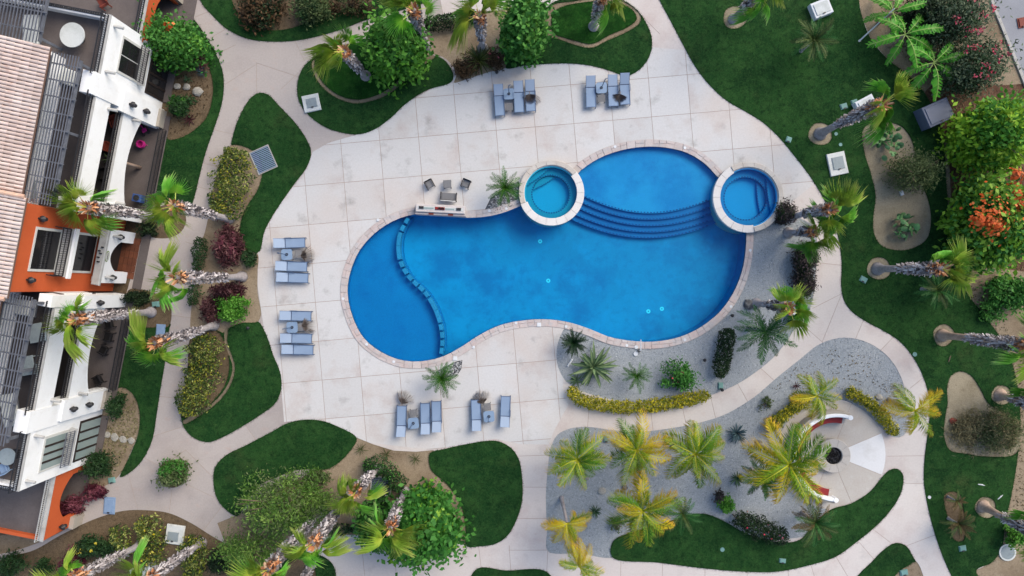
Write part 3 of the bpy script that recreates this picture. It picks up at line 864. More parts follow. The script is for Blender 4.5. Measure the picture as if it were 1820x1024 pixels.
# small white lids set into the coping
for x, y in ((672,391),(610,531),(652,612),(700,643),(808,637),(842,617),(917,574),(958,577),(1006,580),(1114,614),(1217,604),(1299,545),(1333,445),(1093,261),(1217,263),(870,375),(900,371)):
    MB().disc(W2(x, y), .10, .02, .052, 12).build('lid', MT['white_paint'], COPE_OBJ)
for x, y in ((809,637),(958,577)):
    c = W(x, y); MB().bbox(c.x-.14, c.x+.14, c.y-.14, c.y+.14, .02, .058, .01).build('skimmer_lid', MT['white_paint'], COPE_OBJ)

# ------------------------------------------------------------------ the two raised spas
def spa(cfg, label, wall_mat, low0, low1, bench, floor_mat):
    cx, cy, r = cfg
    c = W2(cx, cy); Ro = r/S; Ri = Ro-.44
    t = thing('spa', label, 'spa', (0, 0, 0))
    MB().ring(c, Ri+.06, Ro-.03, -1.7, .28, n=56).build('spa_wall', MT['white_stone'], t)
    # coping stones: the overflow side lies a little lower
    n = 18
    for i in range(n):
        a0, a1 = 2*math.pi*i/n, 2*math.pi*(i+1)/n
        am = math.degrees((a0+a1)/2) % 360
        low = (low0 <= am <= low1) if low0 < low1 else (am >= low0 or am <= low1)
        rin = Ri+.10 if not low else Ri-.04
        MB().ring(c, rin, Ro+(.0 if not low else .02), .28, .36 if low else .42, a0+.004, a1-.004, 4, .02).build('coping_stone', MT['white_stone'] if low else MT['spa_stone'], t)
    MB().ring(c, Ri-.02, Ri+.07, -1.4, .26, n=48).build('inner_wall', wall_mat, t)
    MB().ring(c, Ri-.50, Ri-.01, -1.4, -.22, n=48).build('bench', wall_mat, t)
    MB().disc(c, Ri-.45, -1.4, -.62, 40).build('spa_floor', floor_mat, t)
    mb = MB()
    for i in range(0, 96, 2):
        a0, a1 = 2*math.pi*i/96, 2*math.pi*(i+1)/96
        mb.ring(c, Ri-.50, Ri-.42, -.225, -.212, a0, a1, 1)
    tag(mb.build('edge_tile', MT['tile_edge'], t), kind='stuff')
    # crescent steps into the water
    for (ang, d0, rad, zt) in bench:
        ang = R(ang)
        outer = Ri-.03 if zt > -.3 else Ri-.52
        pts = []
        half = math.acos(min(.99, d0/outer))
        m = 12
        for k in range(m+1):
            a = ang-half+2*half*k/m
            pts.append((c[0]+outer*math.cos(a), c[1]+outer*math.sin(a)))
        p0, p1 = np.array(pts[-1]), np.array(pts[0])
        mid = (p0+p1)/2-np.array((math.cos(ang), math.sin(ang)))*rad
        inner = [tuple((1-k/m)**2*p0+2*k/m*(1-k/m)*mid+(k/m)**2*p1) for k in range(1, m)]
        poly = pts+inner
        nn = len(poly)
        vs = [(x, y, -1.3) for x, y in poly]+[(x, y, zt) for x, y in poly]
        fs = [tuple(range(nn, 2*nn))]+[(k, (k+1) % nn, nn+(k+1) % nn, nn+k) for k in range(nn)]
        mesh_obj('spa_step', vs, fs, wall_mat, t)
        mb = MB()
        for k in range(0, len(inner)-1):
            a, b = np.array(inner[k]), np.array(inner[k+1])
            a, b = a*.8+b*.2, a*.2+b*.8
            nrm = np.array((math.cos(ang), math.sin(ang)))*.05
            mb.add([(*a, zt+.006), (*b, zt+.006), (*(b+nrm), zt+.006), (*(a+nrm), zt+.006)], [(0,1,2,3)])
        tag(mb.build('edge_tile', MT['tile_edge'], t), kind='stuff')
    o = MB(); o.add([(c[0]+(Ri+.03)*math.cos(2*math.pi*k/40), c[1]+(Ri+.03)*math.sin(2*math.pi*k/40), .2) for k in range(40)], [tuple(range(40))])
    o.build('spa_water', MT['water'], t)
    return t
spa(SPA1, 'round raised spa with teal water beside the palm and stone pocket', MT['spa_teal'], 195, 45, [(127, 1.42, .1, -.05), (120, .88, .14, -.42)], MT['spa_floor_teal'])
spa(SPA2, 'round raised spa with blue water at the right end of the tanning ledge', MT['spa_blue'], 130, 275, [(8, 1.52, .1, -.05), (6, .95, .14, -.42)], MT['spa_floor_blue'])
# ------------------------------------------------------------------ foliage builders
def leaf_mesh(name, P, size, mat, flat=.9, asp=.42, seed=1, up=None, fold=.18, tone=None):
    """one small folded leaf at every point of P (n,3)"""
    g = np.random.default_rng(seed)
    n = len(P)
    nr = g.normal(size=(n, 3))*flat
    nr[:, 2] = np.abs(nr[:, 2])+.55
    if up is not None: nr += up
    nr /= np.linalg.norm(nr, axis=1)[:, None]
    d = g.normal(size=(n, 3))
    d -= nr*np.sum(d*nr, axis=1)[:, None]
    d /= np.linalg.norm(d, axis=1)[:, None]
    sd = np.cross(nr, d)
    L = size*g.uniform(.65, 1.3, n)[:, None]
    a = P-d*L*.5; b = P+d*L*.5
    m = P-d*L*.05-nr*L*fold
    c1 = m+sd*L*asp*.5+nr*L*fold; c2 = m-sd*L*asp*.5+nr*L*fold
    vs = np.stack([a, c1, b, c2], axis=1).reshape(-1, 3).astype(np.float32)
    me = bpy.data.meshes.new(name)
    me.vertices.add(4*n); me.vertices.foreach_set('co', vs.ravel())
    me.loops.add(4*n); me.loops.foreach_set('vertex_index', np.arange(4*n, dtype=np.int32))
    me.polygons.add(n); me.polygons.foreach_set('loop_start', np.arange(0, 4*n, 4, dtype=np.int32))
    t = g.random(n) if tone is None else tone
    at = me.attributes.new('tone', 'FLOAT', 'POINT')
    at.data.foreach_set('value', np.repeat(t, 4).astype(np.float32))
    me.materials.append(mat)
    me.update(calc_edges=True)
    return me

def clump_points(n, rx, ry, h, seed, k=None, spread=.28, base=.25, flat_top=0.0):
    """points gathered in clumps through a dome-shaped volume, heights from base*h to h"""
    g = np.random.default_rng(seed)
    k = k or max(8, n//75)
    d = g.normal(size=(k, 3)); d[:, 2] = np.abs(d[:, 2])*.9
    d /= np.linalg.norm(d, axis=1)[:, None]
    rr = g.uniform(.35, .92, k)**.6
    cl = d*rr[:, None]
    ln = g.uniform(.7, 1.18, k)
    cl[:, :2] *= ln[:, None]
    ci = g.integers(0, k, n)
    q = g.normal(size=(n, 3))*spread*g.uniform(.5, 1.2, k)[ci][:, None]
    p = cl[ci]+q
    ctone = g.random(k)
    p[:, 2] = np.clip(p[:, 2], -.15, 1.1)
    out = np.empty_like(p)
    out[:, 0] = p[:, 0]*rx; out[:, 1] = p[:, 1]*ry
    out[:, 2] = h*(base+(1-base)*p[:, 2])
    tone = np.clip(.75*ctone[ci]+.3*g.random(n)-.02, 0, 1)
    return out, tone

def hexseed(*a): return int(abs(sum((i+3)*v*13.7 for i, v in enumerate(a)))) % 100003

def bush(name, label, cat, px, py, rx, ry, h, mat, n=900, size=.2, rot=0, group=None, k=None, spread=.28, base=.15, flowers=None, stems=5, trunk=None, asp=.42, flat=.9, extra=None, fl_at=None):
    """a shrub or tree whose crown shows at (px,py) with radii rx, ry in picture pixels"""
    zc = h*.62
    sc = (H-zc)/H/S
    c = W(px, py, zc)
    t = thing(name, label, cat, (c.x, c.y, 0), R(rot), group)
    n = int(n*1.7); size *= 1.18
    sd = hexseed(px, py)
    P, tone = clump_points(n, rx*sc*.88, ry*sc*.88, h, sd, k, spread, base)
    inst('foliage', leaf_mesh('foliage', P, size, MT[mat], flat, asp, sd, tone=tone), t)
    if extra:
        m2, n2, s2 = extra; n2 = int(n2*1.7); s2 *= 1.15
        P, tone = clump_points(n2, rx*sc*.86, ry*sc*.86, h, sd+5, max(4, n2//60), .2, base+.15)
        inst('foliage', leaf_mesh('foliage', P, s2, MT[m2], flat, asp, sd+5, tone=tone), t)
    if fl_at:
        g = np.random.default_rng(sd+21); Q = []
        for (fx, fy, fr, fn, fm) in fl_at:
            zz = h*1.0; o = W(fx, fy, zz)-Vector((c.x, c.y, 0))
            q3 = g.normal(size=(fn, 3))*fr/S*.45; q3[:, 2] *= .35; q3 += np.array((o.x, o.y, h*1.0)); Q.append(q3)
        inst('blossom', leaf_mesh('blossom', np.vstack(Q), .22, MT[fm], .9, .8, sd+21), t)
    if flowers:
        fm, fn, fs, fk = flowers
        P, tone = clump_points(fn, rx*sc*.8, ry*sc*.8, h*1.1, sd+9, fk, .11, .74)
        inst('blossom', leaf_mesh('blossom', P, fs, MT[fm], .9, .8, sd+9), t)
    q = random.Random(sd)
    mb = MB()
    if trunk:
        tr, th = trunk
        mb.tube([(0,0,-.05),(.04,.02,th*.5),(0,.05,th)], [tr*1.35, tr, tr*.85], 8)
        mb.build('trunk', MT['bark'], t, True)
        for i in range(stems):
            a = q.uniform(0, 6.28); r = q.uniform(.4, .8)
            e = (math.cos(a)*rx*sc*r, math.sin(a)*ry*sc*r, q.uniform(.72, .95)*h)
            m = (e[0]*.45, e[1]*.45, th+(e[2]-th)*.6)
            MB().tube([(0,0.04,th*.9), m, e], [tr*.6, tr*.4, tr*.12], 6).build('limb', MT['bark'], t, True)
    else:
        for i in range(stems):
            a = q.uniform(0, 6.28); r = q.uniform(.2, .7)
            mb.tube([(q.uniform(-.1,.1), q.uniform(-.1,.1), -.05), (math.cos(a)*rx*sc*r*.5, math.sin(a)*ry*sc*r*.5, h*.4), (math.cos(a)*rx*sc*r, math.sin(a)*ry*sc*r, h*.8)], [.03, .022, .01], 5)
        mb.build('stem', MT['bark'], t)
    return t

def hedge(name, label, cat, pts, width, h, mat, dens=60, size=.14, group=None, flowers=None, extra=None, lump=.25, z0=.05):
    """clipped or loose hedge along a line given in picture pixels; width in pixels"""
    P2 = [np.array(W2(*p)) for p in spline(pts, False, 6)]
    L = [0]
    for i in range(len(P2)-1): L.append(L[-1]+np.linalg.norm(P2[i+1]-P2[i]))
    w = width/S/2
    n = int(L[-1]*2*w*dens*1.6+40)
    c = W(*pts[len(pts)//2])
    t = thing(name, label, cat, (c.x, c.y, 0), 0, group)
    sd = hexseed(*pts[0])
    def sample(n, sd, top):
        g = np.random.default_rng(sd)
        s = g.uniform(0, L[-1], n); out = np.empty((n, 3))
        xs = np.array([p[0] for p in P2]); ys = np.array([p[1] for p in P2])
        x = np.interp(s, L, xs); y = np.interp(s, L, ys)
        dx = np.interp(s, L, np.gradient(xs, L)); dy = np.interp(s, L, np.gradient(ys, L))
        m = np.hypot(dx, dy); nx, ny = -dy/m, dx/m
        lum = 1+lump*np.sin(s*3.1+sd)+lump*.6*np.sin(s*7.3+1)
        u = g.uniform(-1, 1, n)
        z = h*(1-.55*np.abs(u)**2.5)*g.uniform(top, 1, n)**.6*(.9+.1*lum)
        e = np.minimum(1, np.minimum(s, L[-1]-s)/(w*1.2)+.45)
        out[:, 0] = x+nx*u*w*lum*e+g.normal(0, .05, n)-c.x; out[:, 1] = y+ny*u*w*lum*e+g.normal(0, .05, n)-c.y
        out[:, 2] = np.maximum(z, z0)
        tone = np.clip(.5+.3*np.sin(s*2.3+sd)*g.random(n)+g.normal(0, .25, n), 0, 1)
        return out, tone
    P, tone = sample(n, sd, .1)
    inst('foliage', leaf_mesh('foliage', P, size, MT[mat], .8, .45, sd, tone=tone), t)
    if extra:
        m2, f2, s2 = extra
        P, tone = sample(int(n*f2), sd+3, .55)
        inst('foliage', leaf_mesh('foliage', P, s2, MT[m2], .8, .45, sd+3, tone=tone), t)
    if flowers:
        m2, f2, s2 = flowers
        P, tone = sample(int(n*f2), sd+4, .8)
        P[:, 2] += .04
        inst('blossom', leaf_mesh('blossom', P, s2, MT[m2], .8, .8, sd+4), t)
    mb = MB(); q = random.Random(sd)
    for i in range(0, len(P2), max(1, len(P2)//10)):
        x, y = P2[i][0]-c.x, P2[i][1]-c.y
        mb.tube([(x, y, -.05), (x+q.uniform(-.1,.1), y+q.uniform(-.1,.1), h*.7)], [.03, .015], 5)
    mb.build('stem', MT['bark'], t)
    return t

# --- fan leaf and feather leaf, a few shapes of each, shared by all palms
def fan_mesh(seed, spread, droop, mat, pet=.8, Rb=.95):
    q = random.Random(seed)
    mb = MB(); n = 38
    sp = R(spread)
    for i in range(4):       # petiole
        x0, x1 = pet*i/4, pet*(i+1)/4
        z0, z1 = -.10*(x0)**2, -.10*(x1)**2
        mb.add([(x0,-.028,z0),(x1,-.024,z1),(x1,.024,z1),(x0,.028,z0)], [(0,1,2,3)], .05)
    zp = -.10*pet*pet
    def pt(a, r, zz):
        x = r*math.cos(a); y = r*math.sin(a)
        z = zp+zz-droop*r*r*.55-.25*abs(y)*droop
        return (pet+x, y, z)
    for i in range(n):
        a0 = -sp+2*sp*i/n; a1 = -sp+2*sp*(i+1)/n; am = (a0+a1)/2
        rr = Rb*(.78+.24*math.cos(am*.8))*q.uniform(.88, 1.06)
        ri = rr*q.uniform(.4, .55)
        tn = q.uniform(.3, .62)
        mb.v += [pt(am, .01, 0), pt(a0, ri, -.02), pt(am, ri, .045), pt(a1, ri, -.02)]
        b = len(mb.v)-4
        mb.f += [(b, b+1, b+2), (b, b+2, b+3)]; mb.t += [.15, tn, tn*.8, tn]
        tw = q.uniform(-.05, .05)
        mb.v += [pt(am+tw, rr*.88, -droop*.10), pt(am+tw*2, rr*q.uniform(1.12, 1.34), -droop*.5-q.uniform(0,.25))]
        mb.f += [(b+1, b+4, b+2), (b+2, b+4, b+3), (b+4, b+5, b+2)]; mb.t += [.82, 1.0]
    me = mesh_data('fan_leaf', mb, mat)
    return me

def mesh_data(name, mb, mat, smooth=False):
    me = bpy.data.meshes.new(name)
    me.from_pydata(mb.v, [], mb.f)
    me.materials.append(mat)
    a = me.attributes.new('tone', 'FLOAT', 'POINT')
    a.data.foreach_set('value', np.asarray(mb.t, dtype=np.float32))
    if smooth: me.polygons.foreach_set('use_smooth', [True]*len(me.polygons))
    me.update()
    return me

def feather_mesh(seed, mat, n=44, lf=.21, arch=.5, vee=25, fwd=50, width=.024, droop=.4, side=0.0, bare=.12):
    """unit-length feather frond along +X that arches over; side bends it sideways"""
    q = random.Random(seed)
    mb = MB()
    def rach(t):
        return Vector((t*(1-.18*arch*t), side*t*t, .42*arch*t-arch*.95*t*t))
    m = 9
    for i in range(m):
        t0, t1 = i/m, (i+1)/m
        p, r = rach(t0), rach(t1)
        w0, w1 = .016*(1-t0)+.003, .016*(1-t1)+.003
        mb.add([p+Vector((0,-w0,.004)), r+Vector((0,-w1,.004)), r+Vector((0,w1,.004)), p+Vector((0,w0,.004))], [(0,1,2,3)], .05)
    for s in (-1, 1):
        for i in range(n):
            t = bare+(1-bare)*(i+q.random()*.6)/n
            p = rach(t); d = (rach(min(t+.02, 1.02))-rach(t-.02)).normalized()
            prof = math.sin(math.pi*min(1, (t-bare)/(1-bare)*.86+.12))**.7
            L = lf*prof*q.uniform(.6, 1.18)
            f = R(fwd*(.75+.5*t)+q.uniform(-14, 14))
            sdv = Vector((-d.y, d.x, 0)).normalized()*s
            upv = sdv.cross(d)*s*(-1)
            if upv.z < 0: upv = -upv
            v = R(vee)*q.uniform(.5, 1.4)
            dirv = (d*math.sin(f)+(sdv*math.cos(v)+upv*math.sin(v))*math.cos(f)).normalized()
            mid = p+dirv*L*.5
            tip = p+dirv*L-Vector((0,0,droop*L*q.uniform(.6, 1.5)))
            wv = d*(width*.5)
            tn = .25+.4*t+q.uniform(-.2, .2)
            b = len(mb.v)
            mb.v += [tuple(p), tuple(mid+wv), tuple(tip), tuple(mid-wv)]
            mb.f += [(b, b+1, b+2, b+3)]; mb.t += [max(0, tn-.15), tn, min(1, tn+.3+.25*t), tn]
    return mesh_data('feather_leaf', mb, mat)

FAN = {k: [fan_mesh(10+i, sp, dr, MT[k]) for i, (sp, dr) in enumerate(((112,.4),(88,.7),(62,.95),(104,.9),(46,1.1),(76,.5)))] for k in ('fan', 'fan_y')}
COCO = {k: [feather_mesh(30+i, MT[k], 70, .31, ar, vee, fw*.8, .019, dp, sd, .12) for i, (ar, vee, fw, dp, sd) in enumerate(((.45,10,44,.6,.2),(.6,5,38,.8,-.24),(.85,0,50,.9,.1),(.3,22,54,.5,-.16),(1.0,-5,44,1.0,.34)))] for k in ('coco', 'coco_y', 'coco_g')}
DATE = {k: [feather_mesh(50+i, MT[k], 50, .2, ar, 28, 40, .024, .15, sd, .08) for i, (ar, sd) in enumerate(((.4,.06),(.6,-.08),(.25,.1),(.8,0)))] for k in ('date', 'fern', 'brown_frond')}
PYG = {k: [feather_mesh(70+i, MT[k], 40, .22, ar, 30, 42, .022, .2, sd, .05) for i, (ar, sd) in enumerate(((.5,.04),(.7,-.05),(.35,.03)))] for k in ('pygmy',)}
CYC = {k: [feather_mesh(90+i, MT[k], 46, .14, ar, 20, 24, .026, .05, 0, .04) for i, ar in enumerate((.3,.5,.15))] for k in ('cycad',)}

def frond_M(origin, yaw, pitch, roll, sc):
    return Matrix.Translation(origin) @ Matrix.Rotation(yaw, 4, 'Z') @ Matrix.Rotation(-pitch, 4, 'Y') @ Matrix.Rotation(roll, 4, 'X') @ Matrix.Diagonal((sc, sc, sc, 1))

def stand_height(b, c):
    """height at which a crown seen at pixel c stands straight over a foot at pixel b"""
    bx, by = b[0]-CX, b[1]-CY; cx, cy = c[0]-CX, c[1]-CY
    k = (cx*bx+cy*by)/max(cx*cx+cy*cy, 1)
    return H*(1-k)

def fan_palm(label, b, c, h=None, wind=None, n=11, skirt=.3, seed=None, size=1.0, tan=False, young=2, fat=1.0):
    """b = foot pixel, c = pixel of the trunk top"""
    h = h or max(3.0, min(13.0, stand_height(b, c)))
    B = W(*b); T = W(c[0], c[1], h)
    seed = seed or hexseed(*b)
    q = random.Random(seed)
    t = thing('fan_palm', label, 'palm', (B.x, B.y, 0))
    T = T-Vector((B.x, B.y, 0))
    mid = T*.5+Vector((q.uniform(-.15,.15), q.uniform(-.15,.15), 0))
    def axis(f):
        return Vector((0,0,0))*(1-f)**2+mid*2*f*(1-f)+T*f*f
    mb = MB()
    fs = [0,.02,.05,.12,.3,.5,.7,.85,1]
    rad = [.42,.36,.27,.215,.19,.18,.175,.17,.15]
    mb.tube([axis(f)-Vector((0,0,.05 if f == 0 else 0)) for f in fs], [r*fat for r in rad], 12)
    tr = mb.build('trunk', MT['trunk_tan' if tan else 'trunk'], t, True)
    # old leaf bases: short pointed plates standing off the trunk
    for (nm, f0, f1, cnt, rr, ln, mk) in (('leaf_base_skirt', skirt, .93, int(75*h), .27, .30, 'boots'), ('fresh_leaf_base', .86, 1.02, 120, .25, .36, 'boots_new')):
        mb = MB()
        for i in range(cnt):
            f = q.uniform(f0, f1); a = q.uniform(0, 6.283)
            p = axis(min(f, 1.03)); o = Vector((math.cos(a), math.sin(a), 0)); s = Vector((-o.y, o.x, 0))
            grow = .8+.35*(f-f0)/(f1-f0)
            r0 = .15*fat; r1 = rr*fat*grow*q.uniform(.9, 1.45); L = ln*q.uniform(.6, 1.3)
            sw = q.uniform(.05, .085)
            sl = q.uniform(-.12, .12)
            sgn = 1 if q.random() < .72 else -1
            mb.add([p+o*r0+s*sw, p+o*r0-s*sw, p+o*r1+s*(sl-sw*.6)+Vector((0,0,sgn*L*.8)), p+o*r1+s*(sl+sw*.6)+Vector((0,0,sgn*L*.8)), p+o*(r1+.05)+s*sl+Vector((0,0,sgn*L))], [(0,1,2,3),(3,2,4)], q.random())
        tag(mb.build(nm, MT[mk], t), kind='stuff')
    # fronds: thrown about by the wind, most of them on the lee side
    w = None if wind is None else R(wind)
    for i in range(n):
        yaw = 2.39996*i+q.uniform(-.4, .4)+seed % 6
        lay = i % 3
        pitch = R([42, 6, -30][lay]+q.uniform(-18, 18))
        if w is not None:
            d = (yaw-w+math.pi) % (2*math.pi)-math.pi
            yaw = w+d*q.uniform(.35, .75)
        k = 'fan_y' if lay == 0 or q.random() < .2 else 'fan'
        me = FAN[k][q.randrange(6)]
        inst('frond', me, t, frond_M(T+Vector((0,0,.05-.12*lay)), yaw, pitch, q.uniform(-1.1,1.1), size*q.uniform(.85, 1.2)))
    for i in range(young):
        yaw = q.uniform(0, 6.28)
        inst('frond', FAN['fan_y'][4], t, frond_M(T+Vector((0,0,.1)), yaw, R(q.uniform(55, 80)), q.uniform(-1,1), size*q.uniform(.5,.8)))
    return t

def feather_palm(name, label, c, h, rad, lib, n, kinds, b=None, pit=(55, -25), trunk_r=.12, seed=None, wind=None, wk=.7, trunk_mat='trunk', cat='palm', layers=3, shaft=None):
    """crown centre seen at pixel c at height h; fronds of length rad metres"""
    T = W(c[0], c[1], h)
    B = W(*b) if b else Vector((T.x, T.y, 0))
    seed = seed or hexseed(*c)
    q = random.Random(seed)
    t = thing(name, label, cat, (B.x, B.y, 0))
    T = T-Vector((B.x, B.y, 0))
    if trunk_r:
        mb = MB()
        mb.tube([(0,0,-.05), (0,0,.08), T*.5+Vector((0,0,-.1)), T*.96], [trunk_r*1.8, trunk_r*1.3, trunk_r, trunk_r*.85], 10)
        mb.build('trunk', MT[trunk_mat], t, True)
    for i in range(n):
        yaw = 2*math.pi*i*.382*1.618+q.uniform(-.25,.25) if False else 2.39996*i+q.uniform(-.22,.22)+seed % 7
        f = i/max(1, n-1)
        pitch = R(pit[0]+(pit[1]-pit[0])*f+q.uniform(-8, 8))
        if wind is not None:
            w = R(wind); d = (yaw-w+math.pi) % (2*math.pi)-math.pi; yaw = w+d*wk
        k = kinds[min(int(q.random()*len(kinds)), len(kinds)-1)]
        me = lib[k][q.randrange(len(lib[k]))]
        inst('frond', me, t, frond_M(T, yaw, pitch, q.uniform(-.35,.35), rad*q.uniform(.84, 1.1)*(.8 if f < .15 else 1)))
    return t

def blade_mesh(seed, mat, w=.1, curl=.3, n=6, fold=.25, ragged=0.0):
    """broad strap or paddle leaf of unit length along +X"""
    q = random.Random(seed)
    mb = MB(); rows = []
    for i in range(n+1):
        t = i/n
        ww = w*(math.sin(math.pi*min(1, t*.84+.14))**.75)*(1 if i < n else .1)
        z = .25*curl*t-curl*t*t
        j = 1-ragged*q.random() if 0 < i < n else 1
        b = len(mb.v)
        mb.v += [(t, -ww*j, z+ww*fold), (t, 0, z), (t, ww*(1-ragged*q.random() if 0 < i < n else 1), z+ww*fold)]
        tn = .3+.4*q.random()
        mb.t += [tn, .05 if ragged else tn*.6, tn]
        rows.append(b)
    for i in range(n):
        a, b = rows[i], rows[i+1]
        mb.f += [(a, b, b+1, a+1), (a+1, b+1, b+2, a+2)]
    return mesh_data('blade', mb, mat)
def torn_mesh(seed, mat):
    """banana leaf: midrib with a torn blade of strips"""
    q = random.Random(seed)
    mb = MB(); n = 20
    def rib(t): return Vector((t, .05*t*t, .3*t-.75*t*t))
    for i in range(8):
        p, r = rib(i/8), rib((i+1)/8)
        mb.add([p+Vector((0,-.012,.006)), r+Vector((0,-.010,.006)), r+Vector((0,.010,.006)), p+Vector((0,.012,.006))], [(0,1,2,3)], 0)
    for s in (-1, 1):
        for i in range(n):
            t0 = .16+.84*i/n; t1 = .16+.84*(i+.93)/n
            L = .17*math.sin(math.pi*min(1,(t0-.1)/.95))**.6*q.uniform(.75, 1.1)
            dz = -q.uniform(.0, .12)-.02
            p, r = rib(t0), rib(min(t1,1)); o = Vector((L*.35, s*L, dz))
            tn = q.uniform(.3, .9)
            mb.v += [tuple(p), tuple(r), tuple(r+o), tuple(p+o*.97)]
            b = len(mb.v)-4
            mb.f += [(b, b+1, b+2, b+3)]; mb.t += [.2, .2, tn, tn]
    return mesh_data('torn_leaf', mb, mat)
BLADE = {'agave': [blade_mesh(1, MT['agave'], .06, .25), blade_mesh(2, MT['agave'], .055, .1)],
         'agave_g': [blade_mesh(3, MT['agave_g'], .07, .3), blade_mesh(4, MT['agave_g'], .06, .15)],
         'yucca': [blade_mesh(5, MT['yucca'], .035, .35), blade_mesh(6, MT['yucca'], .03, .15)],
         'bird': [blade_mesh(7, MT['bird'], .085, .55, ragged=.35), blade_mesh(8, MT['bird'], .11, .3, ragged=.4), blade_mesh(9, MT['bird'], .07, .8, ragged=.4)],
         'banana': [torn_mesh(11, MT['banana']), torn_mesh(12, MT['banana']), torn_mesh(13, MT['banana'])],
         'burg': [blade_mesh(14, MT['leaf_burgundy'], .08, .35), blade_mesh(15, MT['leaf_burgundy'], .07, .15)]}

def rosette(name, label, cat, px, py, rad, lib, n, h=.25, pit=(75, 5), stalk=0.0, seed=None, group=None, jit=0.0):
    """leaves from one point; rad in picture pixels; stalk lifts the point on a stem"""
    z = stalk+h*.3
    c = W(px, py, z)
    t = thing(name, label, cat, (c.x, c.y, 0), 0, group)
    q = random.Random(seed or hexseed(px, py))
    sc = rad/S*(H-z)/H
    if stalk > .15:
        MB().tube([(0,0,-.05),(.02,0,stalk*.6),(0,0,stalk)], [.14,.11,.08], 8).build('stem', MT['trunk_tan'], t, True)
    for i in range(n):
        f = i/max(1, n-1)
        pitch = R(pit[0]+(pit[1]-pit[0])*f**.7+q.uniform(-6-jit, 6+jit))
        me = BLADE[lib][q.randrange(len(BLADE[lib]))]
        inst('leaf', me, t, frond_M(Vector((q.uniform(-.04,.04), q.uniform(-.04,.04), stalk+.05)), 2.39996*i+q.uniform(-.2,.2), pitch, q.uniform(-.2,.2), sc*q.uniform(.85-.008*jit,1.12)))
    return t

# ------------------------------------------------------------------ grass blades on the lawns, loose pebbles on the gravel
def scatter_pts(tris, dens, g, box=(-60, 1880, -60, 1090)):
    A = np.array([[[vc[i][0], vc[i][1]] for i in fc[k][:3]] for k in tris])
    ar = np.abs(np.cross(A[:, 1]-A[:, 0], A[:, 2]-A[:, 0]))/2
    n = int(ar.sum()*dens)
    k = g.choice(len(A), n, p=ar/ar.sum())
    u, v = g.random(n), g.random(n)
    m = u+v > 1; u[m], v[m] = 1-u[m], 1-v[m]
    P = A[k, 0]+(A[k, 1]-A[k, 0])*u[:, None]+(A[k, 2]-A[k, 0])*v[:, None]
    x = P[:, 0]*S+CX; y = CY-P[:, 1]*S
    keep = (x > box[0]) & (x < box[1]) & (y > box[2]) & (y < box[3])
    return P[keep]
MT['grass'] = leafmat('grass_blades', [(0,C(22,50,24)),(.4,C(34,72,34)),(.8,C(52,92,44)),(1,C(96,110,64))], .2, .7, 0, .08)
MT['pebble'] = leafmat('gravel_pebbles', [(0,C(122,130,140)),(.5,C(160,168,176)),(1,C(196,202,206))], 0, .85, 0, .2)
for si, (kind, key, tris, o) in enumerate(SCATTER):
    g = np.random.default_rng(si+11)
    if kind == 'lawn':
        P = scatter_pts(tris, 70, g)
        if len(P) < 5: continue
        cnt = {}
        for k in tris:
            f = fc[k]
            for a in range(3):
                e = tuple(sorted((f[a], f[(a+1) % 3]))); cnt[e] = cnt.get(e, 0)+1
        rim = []
        for (a, b), c in cnt.items():
            if c == 1:
                A, B = np.array(vc[a]), np.array(vc[b]); m = int(np.linalg.norm(B-A)*45)+1
                rim.append(A+(B-A)*g.random((m, 1))+g.normal(0, .035, (m, 2)))
        P = np.vstack([P]+rim)
        P = np.column_stack([P, np.full(len(P), .045)])
        me = leaf_mesh('grass', P, .11, MT['grass'], 1.6, .16, si, fold=.05, tone=np.clip(g.normal(.42, .22, len(P)), 0, 1))
    else:
        P = scatter_pts(tris, 45, g)
        P = np.column_stack([P, np.full(len(P), .0)])
        me = leaf_mesh('pebble', P, .075, MT['pebble'], .35, .8, si, fold=-.25, tone=g.random(len(P)))
    tag(inst('grass' if kind == 'lawn' else 'pebble', me, o), kind='stuff')
